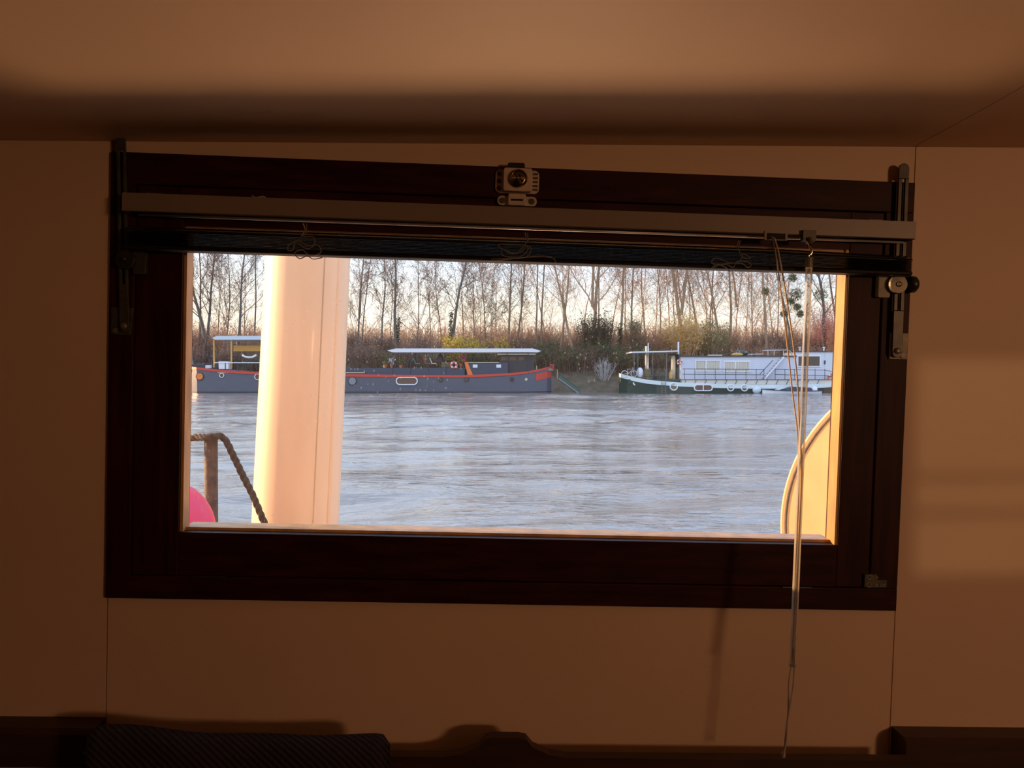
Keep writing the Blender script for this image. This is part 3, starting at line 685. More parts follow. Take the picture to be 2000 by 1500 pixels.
flat('gang_green', (.06, .11, .09), .5); flat('grey_cream', (.66, .62, .56), .6); flat('siding', (.70, .73, .84), .55); flat('ladder_grey', (.16, .17, .18), .5); flat('magenta', (.6, .03, .22), .6); flat('boot_dark', (.02, .02, .022), .6)
flat('pale_blue', (.62, .72, .78), .6)
def px2(x, y, Y=YB): p = E(x, y, Y); return p.x, p.z
yc = YB + 2.5
kx = [(357, 716.2, .25), (361, 716.4, .9), (368, 717, 1.7), (382, 718, 2.25), (410, 721, 2.5), (460, 725.5, 2.5), (510, 728.3, 2.5), (600, 730.5, 2.5), (690, 731.8, 2.5), (800, 733, 2.5), (900, 733.5, 2.5), (960, 731.5, 2.45), (1000, 729, 2.3), (1030, 726, 2.0), (1055, 721, 1.35), (1070, 717.5, .75), (1079, 715, .12)]
stn = interp([(px2(x, y)[0], px2(x, y)[1], b) for x, y, b in kx], 3)
bg_ = thing('river_barge', (px2(720, 768)[0], yc, 0), label='long slate grey barge with red rubbing strake and long white canopy on the far bank', cat='barge')
hl = obj('hull', hull_mb(stn, -.5, yc, .93), 'slate_hull', bg_)
for sd in (-1, 1): obj('rubbing_strake', band(stn, yc, -.20, .04, .07, sd), 'hull_red', hl, label='bright red strip along the hull edge')
fk = [(x, zs, b) for x, zs, b in stn if x > px2(1044, 0)[0]]
obj('bow_flash', band([(x, zs - .26 * 0, b * .985) for x, zs, b in fk], yc, -1.15, -.45, .04), 'hull_red', hl, label='red painted bow panel') 
obj('boot_line', band([(x, 0, b * .95) for x, zs, b in stn], yc, .08, .16, .03), 'boot_dark', hl)  # dark boot stripe, part of the hull's own paint
def porthole(parent, x, y, r, Y, rim='dark_cabin', glass='dark_glass', rr=.045):
    c = E(x, y, Y); o = obj('porthole', MB().torus(c, r, rr, 'y', 24, 8), rim, parent, smooth=True)
    if o: obj('pane', MB().lathe([(.001, -.02), (r, -.02), (r, .04), (.001, .04)], c, 'y', 24), glass, parent)
def longport(parent, x0, x1, y0, y1, Y, rim, glass, mull=False):
    a, b = E(x0, y1, Y), E(x1, y0, Y); h = (b.z - a.z) / 2 * .98
    out_ = rrect(a.x, b.x, a.z, b.z, h, 8); inn = rrect(a.x + .11, b.x - .11, a.z + .11, b.z - .11, h - .11, 8)
    m = MB(); n = len(out_)
    m.v = [(p, Y - .06, q) for p, q in out_] + [(p, Y - .06, q) for p, q in inn] + [(p, Y + .05, q) for p, q in out_] + [(p, Y + .05, q) for p, q in inn]
    for i in range(n):
        j = (i + 1) % n; m.f += [(i, j, n + j, n + i), (2 * n + i, 3 * n + i, 3 * n + j, 2 * n + j), (i, 2 * n + i, 2 * n + j, j), (n + i, n + j, 3 * n + j, 3 * n + i)]
    if mull: c = (a.x + b.x) / 2; m.box(c - .05, c + .05, Y - .05, Y + .04, a.z + .05, b.z - .05)
    obj('long_window', m, rim, parent); obj('pane', MB().prism(inn, Y - .02, Y + .03), glass, parent)
YF = YB - .03
porthole(bg_, 390, 735, .38, YF + .12, 'dark_cabin', 'porthole_sunglint'); porthole(bg_, 433, 733, .22, YF, 'white_paint'); porthole(bg_, 503, 736, .30, YF, 'white_paint')  # sun reflection in the first pane is put into its orange colour
porthole(bg_, 688, 744, .42, YF, 'dark_cabin', 'grey_board'); porthole(bg_, 861, 741.5, .20, YF); porthole(bg_, 911, 741, .20, YF); porthole(bg_, 1000, 741, .20, YF + .25)
longport(bg_, 773, 816, 736, 752, YF, 'white_paint', 'brown_curtain')
obj('anchor', MB().ball(E(1027, 741, YF + .6), .2, 12, 8, (1, .5, .9)), 'cream_paint_out', bg_)
def bxp(name, m_, parent, x0, x1, y0, y1, Y0, Y1, **k):
    a, b = E(x0, y1, Y0), E(x1, y0, Y0); return obj(name, MB().box(a.x, b.x, Y0, Y1, a.z, b.z), m_, parent, **k)
bxp('hatch_coaming', 'navy_cabin', bg_, 512, 908, 718.5, 735, YB + .5, YB + 4.4)
bxp('aft_coaming', 'dark_cabin', bg_, 372, 425, 712, 727, YB + .8, YB + 4.2)
cb = bxp('cabin', 'navy_cabin', bg_, 911, 992, 708.5, 737, YB + .45, YB + 4.5)
a0, a1 = E(907, 707, YB + .4), E(924, 733, YB + .4)
obj('end_panel', MB().prism([(a0.x, a0.z), (E(913, 707, YB + .4).x, a0.z), (a1.x, a1.z), (E(914, 733, YB + .4).x, a1.z)], YB + .36, YB + 4.55), 'sunlit_orange', cb, label='slanting end wall coloured orange as if sunlit')  # low sun on this wall is put into its orange colour
bxp('roof_edge', 'cream_paint_out', cb, 910, 975, 707.2, 708.5, YB + .4, YB + 4.55)
for x in (928, 974): bxp('vent_hatch', 'white_paint', cb, x - 4.5, x + 4.5, 712, 718, YB + .4, YB + .46)
wh = bxp('wheelhouse', 'dark_cabin', bg_, 976, 1043, 693, 735, YB + .9, YB + 4.1)
for x0, x1 in ((979, 993), (995, 1008), (1013, 1023)): bxp('window', 'brown_curtain', wh, x0, x1, 696.5, 704, YB + .86, YB + .92)
bxp('roof', 'cream_paint_out', wh, 972, 1046, 690.5, 693, YB + .6, YB + 4.4)
def canopy(parent, x0, x1, y0, y1, Y0, Y1, taper, mt='white_paint', posts=()):
    a, b = E(x0, y1, Y0), E(x1, y0, Y0); t = taper
    cp = obj('canopy', MB().prism([(a.x, a.z + (b.z - a.z) * .45), (a.x + t, b.z), (b.x - t, b.z), (b.x, a.z + (b.z - a.z) * .35), (b.x - t * .4, a.z), (a.x + t * .6, a.z)], Y0, Y1), mt, parent)
    for x in posts:
        for Y in (Y0 + .3, Y1 - .3): obj('post', MB().tube([(E(x, 0, Y0).x, Y, E(x, 730, Y0).z), (E(x, 0, Y0).x, Y, a.z)], .035, 6), 'rail_dark', parent)
canopy(bg_, 756, 1057, 680.6, 688, YB + .2, YB + 4.8, .9, posts=(765, 800, 835, 870, 905, 945, 990, 1032))
# aft awning, bench and rails
cp = canopy(bg_, 414, 524, 656, 663.5, YB + .6, YB + 4.4, .5, 'pale_blue', posts=())
for x in (418, 452): 
    a = E(x, 707, YB + .8); obj('awning_post', MB().box(a.x - .07, a.x + .07, YB + .75, YB + .9, a.z - .6, E(x, 663, YB).z), 'yellow_wood', bg_)
bxp('awning_board', 'yellow_wood', bg_, 456, 524, 675, 686, YB + 2, YB + 2.15, label='broad yellow wooden board under the aft awning')
bxp('hand_rail', 'white_paint', bg_, 418, 524, 707.4, 709.2, YB + .3, YB + .4)
for x in (440, 465, 490, 515): bxp('rail_post', 'rail_dark', bg_, x - .7, x + .7, 709, 728, YB + .32, YB + .38)
bxp('rail_line', 'cream_paint_out', bg_, 425, 712, 727.3, 728.3, YB + .0, YB + .05)
a = [E(474 + 12 * math.cos(t), 694 + 5 * math.sin(t) , YB + 1.2) for t in [math.pi - math.pi * i / 8 for i in range(9)]]
a = [E(487 + 13 * math.cos(t), 692.5 + 5.5 * math.sin(t), YB + 1.2) for t in [math.pi - math.pi * i / 8 for i in range(9)]]
obj('hammock', MB().tube(a, .11, 8), 'white_paint', smooth=True, label='small white hammock slung under the yellow awning board on the black barge', cat='hammock')
for o_ in [o for o in COL.objects if o.name == 'hammock']: o_['label'] = 'small white hammock slung under the yellow awning board of the slate barge'
def deckbox(name, x0, x1, y0, y1, Y, d, mt, label, cat, **k):
    a, b = E(x0, y1, Y), E(x1, y0, Y); o = obj(name, MB().box(a.x, b.x, Y, Y + d, a.z, b.z), mt, bevel=.03, label=label, cat=cat, **k); return o
deckbox('storage_box', 427, 446, 706, 721, YB + .35, 1.0, 'white_paint', 'square pale box on the stern deck of the slate barge', 'box')
deckbox('storage_box', 401, 411, 713.5, 719.5, YB + .35, .5, 'pale_blue', 'small low pale box left of the square pale box on the barge stern', 'box')
a = E(382, 718.5, YB + .6)
wn = thing('winch', (a.x, YB + 1, a.z - .3), label='dark deck winch at the left end of the slate barge', cat='winch')
obj('drum', MB().lathe([(.32, -.6), (.32, -.5), (.2, -.5), (.2, .5), (.32, .5), (.32, .6)], (a.x + .2, YB + 1.2, a.z + .25), 'x', 18), 'rail_dark', wn)
obj('frame', MB().box(a.x - .6, a.x + .9, YB + .9, YB + 1.5, a.z - .3, a.z + .05), 'rail_dark', wn)
p = E(362.5, 660, YB + 1); obj('flagpole', MB().tube([(p.x + .15, YB + 2.4, E(0, 718, YB).z - .2), (p.x, YB + 2.4, p.z)], [.06, .03], 8), 'grey_board', label='thin grey upright pole at the stern of the slate barge', cat='pole')
# bow fittings
obj('bow_post', MB().tube(spline([E(1078, 722, YB + 1.9), E(1081, 716, YB + 1.9), E(1079.5, 713.3, YB + 1.9), E(1074, 713.3, YB + 1.9)], 4), .07, 8), 'hull_red', bg_)
bxp('bow_bitts', 'grey_board', bg_, 1068, 1081, 719.5, 724, YB + 1.9, YB + 2.8)
bxp('bow_rail', 'cream_paint_out', bg_, 1047.6, 1048.8, 714, 722, YB + 1.1, YB + 1.2)
# gangway to the bank
a, b = E(1091, 737, YB + 1.9), E(1133, 767, YB + 1.9)
gw = thing('gangway', (b.x, YB + 2, b.z), label='dark green sloping gangway reaching from the barge bow down to the water', cat='gangway')
dv2 = (b - a); nn_ = Vector((-dv2.z, 0, dv2.x)).normalized() * -1
def slab(a, b, w_, y0, y1): 
    n_ = Vector((-(b - a).z, 0, (b - a).x)).normalized() * w_ / 2
    return MB().add([(*(a + n_).to_tuple()[:1], y0, (a + n_).z), ((b + n_).x, y0, (b + n_).z), ((b - n_).x, y0, (b - n_).z), ((a - n_).x, y0, (a - n_).z), ((a + n_).x, y1, (a + n_).z), ((b + n_).x, y1, (b + n_).z), ((b - n_).x, y1, (b - n_).z), ((a - n_).x, y1, (a - n_).z)],
                    [(0, 1, 2, 3), (7, 6, 5, 4), (0, 4, 5, 1), (1, 5, 6, 2), (2, 6, 7, 3), (3, 7, 4, 0)])
obj('walkway', slab(a, b, .5, YB + 1.6, YB + 2.7), 'gang_green', gw)
obj('side_rail', slab(a + Vector((-.05, 0, -.12)), b + Vector((-.1, 0, -.1)), .12, YB + 1.5, YB + 1.6), 'grey_board', gw)
obj('side_rail', slab(a + Vector((.1, 0, .3)), b + Vector((.1, 0, .3)), .08, YB + 2.7, YB + 2.8), 'dark_green', gw)
obj('rail_post', MB().tube([E(1088.5, 740, YB + 1.7), E(1088.5, 721, YB + 1.7)], .04, 8), 'yellow_wood', gw)
def lifering(x, y, R, Y, label):
    c = E(x, y, Y); o = thing('life_ring', c, label=label, cat='life ring')
    obj('ring', MB().torus(c, R * .74, R * .27, 'y', 28, 10), 'lifepink', o, smooth=True)
    for k in range(4):
        t0 = math.pi / 4 + k * math.pi / 2
        m = MB(); m.tube([(c.x + R * .74 * math.cos(t0 + d), c.y, c.z + R * .74 * math.sin(t0 + d)) for d in (-.22, -.11, 0, .11, .22)], R * .30, 10); obj('white_band', m, 'white_paint', o, smooth=True)
flat('lifepink', (.75, .16, .12), .6)
lifering(886.5, 713, .40, YB + .40, 'red and white life ring on the coaming under the white canopy')
lifering(1624, 737, .42, YB + .42, 'red and white life ring at the right end of the white houseboat railing')
# deck clutter under the long canopy
def chair(x, y, mt, label):
    a = E(x, y, YB + 1.0); z = a.z; o = thing('deck_chair', (a.x, a.y, z), label=label, cat='chair', group='coloured deck chairs under the barge canopy')
    obj('seat', MB().box(a.x - .27, a.x + .27, a.y, a.y + .5, z + .42, z + .48), mt, o)
    obj('backrest', slab(Vector((a.x - .2, 0, z + .45)), Vector((a.x - .42, 0, z + 1.05)), .06, a.y, a.y + .5), mt, o)
    for dx in (-.24, .24):
        for dy in (.03, .47): obj('leg', MB().tube([(a.x + dx, a.y + dy, z), (a.x - dx * .6, a.y + dy, z + .44)], .02, 6), 'rail_dark', o)
chair(815, 718, 'teal', 'teal blue deck chair under the long white canopy'); chair(835, 718, 'terracotta', 'reddish orange deck chair right of the teal chair under the canopy')
chair(847, 718, 'white_paint', 'white deck chair nearest the dark parasol under the canopy')
def pot(x, y, h, label, flower=None):
    a = E(x, y, YB + .75); o = thing('potted_plant', a, label=label, cat='plant', group='potted plants on the barge roof')
    obj('pot', MB().lathe([(.14, 0), (.2, .32), (.22, .34), (.001, .34)], a, 'z', 14), 'terracotta', o)
    m = MB(); rr = random.Random(int(x))
    for k in range(70):
        c = a + Vector((rr.gauss(0, .17), rr.gauss(0, .15), .4 + rr.random() * h)); d = [Vector((rr.uniform(-.12, .12), rr.uniform(-.12, .12), rr.uniform(-.12, .12))) for _ in range(3)]
        m.add([c + q for q in d], [(0, 1, 2)])
    obj('foliage', m, flower or 'leafgreen', o)
pot(765, 719, .7, 'first potted plant at the left end of the barge roof', 'white_paint'); pot(783, 719, .5, 'dark leafy potted plant on the barge roof, left of the teal chair')
pot(900, 716, .3, 'potted plant between the life ring and the orange end wall'); pot(905, 707.5, .2, 'small magenta flowering pot beside the orange end wall', 'magenta')
pot(752, 719, .3, 'small pot leftmost on the barge roof')
deckbox('wooden_crate', 862, 880, 707.5, 718, YB + .8, .8, 'crate_wood', 'brown wooden crate left of the life ring on the barge', 'crate')
a = E(860, 704, YB + 1.4)
pr = thing('closed_parasol', (a.x, a.y, a.z - .7), label='dark brown parasol drooping under the barge canopy above the crate', cat='parasol')
obj('pole', MB().tube([(a.x, a.y, a.z - .75), (a.x, a.y, a.z + .8)], .03, 6), 'rail_dark', pr)
obj('cover', MB().lathe([(.42, -.1), (.36, .1), (.25, .45), (.08, .75), (.01, .8)], a, 'z', 12), 'dark_cabin', pr)
for x in (528, 700):   # railing
    pass
# --- white houseboat
kx = [(1215.5, 730, .1), (1219, 731.5, .7), (1228, 734.5, 1.4), (1242, 738.5, 2.0), (1262, 742.3, 2.35), (1290, 745.5, 2.5), (1330, 748.2, 2.5), (1400, 751, 2.5), (1470, 752.5, 2.5), (1560, 752.3, 2.5), (1610, 750.5, 2.5), (1640, 748, 2.4), (1670, 743, 1.9), (1690, 738, 1.0), (1697, 736, .2)]
stw = interp([(px2(x, y)[0], px2(x, y)[1], b) for x, y, b in kx], 3)
wb_ = thing('white_houseboat', (px2(1450, 770)[0], yc, 0), label='white panelled houseboat with dark green hull and side railing on the far bank', cat='houseboat')
hw = obj('hull', hull_mb(stw, -.5, yc, .93), 'dark_green', wb_)
for sd in (-1, 1): obj('bulwark', band(stw, yc, -.36, .06, .05, sd), 'bulwark_white', hw, label='pale blue white band along the hull edge')
obj('anchor', MB().tube([E(1237, 747, YB + .7), E(1238.5, 750.5, YB + .65), E(1241, 752, YB + .6)], .09, 8), 'white_paint', wb_)
porthole(wb_, 1316, 755, .38, YF, 'white_paint', 'crate_wood', .07)
for x in (1427, 1454): porthole(wb_, x, 757.5, .33, YF, 'white_paint', 'dark_glass', .07)
longport(wb_, 1355, 1392, 750.5, 764, YF - .02, 'white_paint', 'brown_curtain', True)
bxp('side_deck', 'grey_cream', wb_, 1332, 1640, 741.8, 751, YB + .12, YB + 4.8)
bxp('deck_edge', 'rail_dark', wb_, 1332, 1640, 741, 742, YB + .05, YB + 4.8)
hs = bxp('house', 'siding', wb_, 1329, 1556, 696.5, 742, YB + .9, YB + 4.4)
m = MB()
for k in range(11):
    y = 700 + k * 4; a, b = E(1329, y, YB + .9), E(1556, y, YB + .9); m.box(a.x, b.x, YB + .875, YB + .9, a.z - .09, a.z + .09)
obj('siding_boards', m, 'siding', hs, kind='stuff')
bxp('roof', 'rail_dark', wb_, 1325, 1556, 694.5, 696.7, YB + .7, YB + 4.6)
def hwin(x0, x1, y0, y1, split, gl):
    fr = obj('window', frame_mb(*(lambda a, b: (a.x, b.x, a.z, b.z, a.x + .12, b.x - .12, a.z + .12, b.z - .12))(E(x0, y1, YB + .8), E(x1, y0, YB + .8)), YB + .8, YB + .9), 'white_paint', hs)
    a, b = E(x0, y1, YB + .8), E(x1, y0, YB + .8)
    obj('pane', MB().box(a.x + .1, b.x - .1, YB + .84, YB + .87, a.z + .1, b.z - .1), gl, hs)
    if split: c = E(split, 0, YB + .8).x; obj('mullion', MB().box(c - .07, c + .07, YB + .79, YB + .84, a.z + .1, b.z - .1), 'white_paint', hs)
hwin(1357, 1408, 703, 726, 1381.5, 'curtain'); hwin(1413, 1466, 705, 727, 1439, 'curtain')
wc = bxp('wheelhouse', 'siding', wb_, 1551, 1690, 687, 742, YB + .85, YB + 4.2)
bxp('roof', 'rail_dark', wc, 1549, 1692, 685, 687.2, YB + .7, YB + 4.4)
bxp('window', 'white_paint', wc, 1557, 1604, 693.5, 717, YB + .78, YB + .88); bxp('pane', 'dark_glass', wc, 1559.5, 1601, 696, 714.5, YB + .76, YB + .80)
bxp('door', 'pale_blue', wc, 1611, 1635, 690, 742, YB + .80, YB + .86); bxp('door_handle', 'rail_dark', wc, 1610, 1612.5, 704, 711, YB + .74, YB + .8)
# stairs to the roof
a, b = E(1492, 741, YB + .4), E(1531, 697, YB + .4)
sr = thing('stair', (a.x, YB + .5, a.z), label='white steep stair leading up to the roof of the white houseboat', cat='stair')
for yy in (YB + .30, YB + .78): obj('stringer', slab(Vector((a.x, 0, a.z)), Vector((b.x, 0, b.z)), .16, yy, yy + .05), 'white_paint', sr)
for k in range(9):
    t = (k + .5) / 9; q = a.lerp(b, t); obj('tread', MB().box(q.x - .16, q.x + .14, YB + .35, YB + .78, q.z - .02, q.z + .02), 'grey_board', sr)
obj('hand_rail', MB().tube([E(1484, 731, YB + .3), E(1510, 703, YB + .3)], .035, 6), 'rail_dark', sr)
# railing
rl = thing('railing', (E(1450, 742, YB + .15).x, YB + .15, E(0, 742, YB).z), label='dark metal railing along the side deck of the white houseboat', cat='railing')
for y in (720.5, 731): 
    a, b = E(1333, y, YB + .15), E(1492, y + 1, YB + .15); obj('hand_rail', MB().tube([a, b], .03, 6), 'rail_dark', rl)
    a, b, c = E(1513, y + .5, YB + .15), E(1612, y + 2.5, YB + .15), E(1640, y + 8, YB + .15); obj('hand_rail', MB().tube([a, b, c], .03, 6), 'rail_dark', rl)
for x in list(range(1337, 1480, 20)) + [1492, 1514, 1533, 1552, 1572, 1592, 1611, 1632]:
    a = E(x, 742, YB + .15); b = E(x, 720.5 if x < 1612 else 727, YB + .15); obj('rail_post', MB().tube([a, b], .028, 6), 'rail_dark', rl)
for k in range(14):
    x = 1340 + k * 20; obj('brace', MB().tube([E(x, 742, YB + .1), E(x - 4, 750.5, YB - .02)], .03, 5), 'rail_dark', rl)
# bow deck: awning, posts, funnel, ladder
obj('awning', slab(E(1234, 688, YB + .5), E(1326, 685.5, YB + .5), .13, YB + .6, YB + 4.2), 'white_paint', wb_)
for x in (1238.5, 1246, 1275, 1302): obj('awning_post', MB().tube([E(x, 741, YB + .7), E(x, 688, YB + .7)], .03, 6), 'ladder_grey', wb_)
fu = thing('funnel', E(1316, 742, YB + 1.6), label='cream funnel with dark cap in front of the white houseboat cabin', cat='funnel')
p = E(1315, 742, YB + 1.6); q = E(1315, 694, YB + 1.6)
obj('pipe', MB().tube([p, q], .24, 16), 'cream_paint_out', fu, smooth=True); obj('cap', MB().lathe([(.5, 0), (.55, .12), (.3, .2), (.001, .2)], q, 'z', 16), 'dark_green', fu)
p = E(1323, 742, YB + 2.0); q = E(1323, 692, YB + 2.0); obj('ventilator', MB().tube([p, q], .3, 14), 'dark_green', label='dark green ventilator trunk right of the cream funnel', cat='ventilator')
p = E(1262, 742, YB + 1.4); q = E(1262, 676, YB + 1.4); obj('bow_mast', MB().tube([p, q], [.14, .12], 12), 'cream_paint_out', smooth=True, label='short cream mast through the bow awning of the white houseboat', cat='mast')
p = E(1266, 740, YB + 2.4); q = E(1266, 670, YB + 2.4); obj('signal_pole', MB().tube([p, q], [.08, .05], 8), 'white_paint', label='thin white pole behind the short cream mast', cat='pole')
p = E(1325, 700, YB + 2.6); q = E(1325, 668, YB + 2.6); obj('chimney', MB().tube([E(1325, 742, YB + 2.6), q], .09, 10), 'white_paint', label='thin white chimney at the left end of the white cabin', cat='chimney')
m = thing('boarding_ladder', E(1296, 768, YB - .1), label='narrow ladder hanging over the green hull near the bow', cat='ladder')
for x in (1292.5, 1300.5): obj('stile', MB().tube([E(x, 720 if x > 1296 else 745, YB - .1), E(x, 769, YB - .12)], .028, 6), 'ladder_grey', m)
for k in range(6): obj('rung', MB().tube([E(1292.5, 748 + k * 3.6, YB - .1), E(1300.5, 748 + k * 3.6, YB - .1)], .02, 6), 'ladder_grey', m)
def bike(x, y, mt, label):
    a = E(x, y, YB + 1.1); o = thing('bicycle', (a.x, a.y, a.z), label=label, cat='bicycle', group='bicycles on the bow deck')
    for dx in (-.5, .5): obj('wheel', MB().torus((a.x + dx, a.y, a.z + .33), .32, .03, 'y', 24, 6), mt, o)
    P_ = lambda dx, dz: (a.x + dx, a.y, a.z + dz)
    m = MB(); m.tube([P_(-.5, .33), P_(-.1, .33), P_(-.2, .85)], .022, 6); m.tube([P_(-.1, .33), P_(.4, .85), P_(-.18, .8)], .022, 6); m.tube([P_(.5, .33), P_(.38, .95), P_(.3, 1.0)], .022, 6)
    obj('frame', m, mt, o); obj('saddle', MB().box(a.x - .32, a.x - .1, a.y - .06, a.y + .06, a.z + .86, a.z + .92), 'rail_dark', o)
bike(1229, 736, 'white_paint', 'white bicycle nearest the tip of the bow'); bike(1280, 742, 'rail_dark', 'dark bicycle between the barrel and the ladder'); bike(1291, 742, 'dark_green', 'dark bicycle beside the ladder on the bow deck')
a = E(1250, 738, YB + 1.0); obj('white_sack', MB().ball(a + Vector((0, 0, .55)), .42, 14, 10, (.85, .7, 1.35)), 'white_paint', smooth=True, label='bulging white sack on the bow deck left of the barrel', cat='sack')
a = E(1265, 738.5, YB + .9); br = thing('barrel', a, label='brown wooden barrel at the foot of the cream bow mast', cat='barrel')
obj('staves', MB().lathe([(.32, 0), (.38, .35), (.4, .5), (.38, .65), (.32, 1.0), (.001, 1.0)], a, 'z', 18), 'crate_wood', br, smooth=True)
for h in (.2, .8): obj('hoop', MB().torus(a + Vector((0, 0, h)), .365, .02, 'z', 20, 6), 'rail_dark', br)
deckbox('deck_chest', 1277, 1306, 734, 744, YB + 1.3, 1.2, 'rail_dark', 'dark chest on the bow deck behind the bicycles', 'chest')
a = E(1310, 740, YB + .7); obj('lantern', MB().lathe([(.12, 0), (.18, .1), (.18, .55), (.1, .7), (.04, .9), (.001, .9)], a, 'z', 12), 'yellow_wood', label='yellow lantern standing at the foot of the cream funnel', cat='lantern')
bxp('bow_deck', 'dark_green', wb_, 1226, 1332, 741, 750, YB + .8, YB + 4.0)
lifering(1327, 707, .30, YB + .62, 'small life ring on the left corner of the white cabin')
# roof items
deckbox('paddleboard', 1385, 1411, 693, 695, YB + 1.2, .8, 'white_paint', 'white board lying on the white houseboat roof', 'board')
p, q = E(1428, 692.5, YB + 1.2), E(1452, 692.5, YB + 1.2)
obj('kayak', MB().tube([p, p.lerp(q, .2), p.lerp(q, .5), p.lerp(q, .8), q], [.03, .17, .2, .17, .03], 12), 'yellow_wood', smooth=True, label='yellow kayak on the roof of the white houseboat', cat='kayak')
p, q = E(1408, 694, YB + 2), E(1430, 688, YB + 2); obj('solar_panel', slab(p, q, .06, YB + 1.8, YB + 3.2), 'dark_glass', label='tilted dark solar panel left on the houseboat roof', cat='solar panel')
p, q = E(1430, 686, YB + 2.2), E(1462, 690, YB + 2.2); obj('tarpaulin_heap', MB().ball(p.lerp(q, .5) + Vector((0, 0, -.1)), .9, 14, 8, (1, .8, .38)), 'dark_green', smooth=True, label='dark green covered heap on the houseboat roof behind the kayak', cat='cover')
rr_ = thing('roof_rail', E(1500, 695, YB + .9), label='thin pale rail on the roof beside the stair', cat='railing')
obj('bar', MB().tube([E(1462, 692, YB + .9), E(1490, 691.5, YB + .9), E(1490, 684.5, YB + .9), E(1540, 683.5, YB + .9), E(1550, 692, YB + .9)], .03, 6), 'white_paint', rr_)
for x in (1468, 1500, 1512, 1530): obj('post', MB().tube([E(x, 695, YB + .9), E(x, 685 if x > 1490 else 692, YB + .9)], .025, 6), 'white_paint', rr_)
for i, x in enumerate((1562, 1609)): p = E(x, 685, YB + 1.5); obj('roof_vent', MB().lathe([(.07, 0), (.07, .25), (.15, .3), (.15, .38), (.001, .42)], p, 'z', 12), 'white_paint', label=('white mushroom vent on the wheelhouse roof, left of the two', 'white mushroom vent on the wheelhouse roof, right of the two')[i], cat='vent')
# dinghy alongside
yd = YB - 1.0
dx = [(1489, 760, .05), (1494, 760.5, .35), (1505, 761.5, .6), (1530, 763, .75), (1570, 763.5, .75), (1601, 763, .62)]
std = interp([(px2(x, y, yd)[0], px2(x, y, yd)[1], b) for x, y, b in dx], 3)
dg = thing('dinghy', (px2(1545, 770)[0], yd, 0), label='small white motor dinghy moored alongside the white houseboat', cat='dinghy')
dh = obj('hull', hull_mb(std, -.15, yd, .8), 'white_paint', dg); obj('gunwale', band(std, yd, -.05, .05, .04), 'navy_cabin', dh)
a, b = E(1530, 764, yd), E(1585, 757, yd); obj('cover', MB().prism([(a.x, a.z), (b.x, a.z), (b.x - .3, b.z), (a.x + .9, b.z + .1), (a.x + .2, b.z - .1)], yd - .6, yd + .6), 'navy_cabin', dg)
a, b = E(1512, 763, yd), E(1531, 757, yd); obj('windscreen', slab(a, b, .05, yd - .55, yd + .55), 'pale_blue', dg)
a = E(1591, 760, yd); obj('outboard_motor', MB().ball(a, .3, 12, 8, (1, .7, 1)).box(a.x + .1, a.x + .25, yd - .08, yd + .08, -.2, a.z), 'white_paint', dg)
a = E(1478, 762, YB - .5); obj('fender', MB().ball(a, .42, 16, 12, (1.05, .8, .95)), 'pale_blue', smooth=True, label='big pale inflatable fender between the green hull and the dinghy', cat='fender')
a = E(1621, 775, YB)

# ------------------------------------------------------------------ trees and undergrowth
flat('bark_grey', (.13, .115, .10), .9); flat('bark_brown', (.24, .155, .10), .9); flat('bark_tan', (.36, .24, .15), .9)  # bark tones carry light too: grey for backlit trunks, tan for sunlit ones
flat('twig_brown', (.22, .145, .11), .9); flat('twig_tan', (.55, .36, .23), .9)
flat('ivy', (.035, .05, .018), .8); flat('mistletoe', (.10, .12, .045), .8)
flat('bud', (.20, .13, .08), .9, trans=.3)
def gro(rs, p, d, r, L, lvl, ch, mbs, buds, P_):
    k = (9, 5, 3, 2)[lvl]; seg = L / k; pts = [p]; rad = [r]; dd = d.copy()
    wig = P_['wig'][lvl]
    for i in range(k):
        dd = (dd + Vector((rs.gauss(0, wig), rs.gauss(0, wig), rs.gauss(0, wig) * .5 + P_['up'][lvl]))).normalized()
        pts.append(pts[-1] + dd * seg); rad.append(max(r * (1 - .82 * (i + 1) / k), .012))
    mbs[0 if lvl == 0 else 1].tube(pts, rad, (7, 4, 3, 3)[lvl], cap=False)
    if lvl >= ch['depth']:
        if rs.random() < P_['bud']:
            for _ in range(P_['nb']):
                c = pts[rs.randint(1, k)] + Vector((rs.gauss(0, .08), rs.gauss(0, .08), rs.gauss(0, .08))); s_ = rs.uniform(.04, .10)
                buds.add([c + Vector((rs.uniform(-s_, s_), rs.uniform(-s_, s_), rs.uniform(-s_, s_))) for _ in range(3)], [(0, 1, 2)])
        return
    n = ch['n'][lvl]
    for i in range(n):
        t = ch['t0'][lvl] + (1 - ch['t0'][lvl]) * (i + rs.random()) / n; f_ = min(t * k, k - .01); q = int(f_); c = pts[q].lerp(pts[q + 1], f_ - q)
        az = rs.random() * 2 * math.pi; ax = (pts[q + 1] - pts[q]).normalized(); o = ax.orthogonal().normalized(); o = Matrix.Rotation(az, 3, ax) @ o
        sp = ch['spread'][lvl]; nd = (ax * math.cos(sp) + o * math.sin(sp)).normalized()
        gro(rs, c, nd, max(rad[q] * ch['rk'][lvl], .014), L * ch['lk'][lvl] * (1.15 - .6 * t) * rs.uniform(.75, 1.2), lvl + 1, ch, mbs, buds, P_)
TREES = []
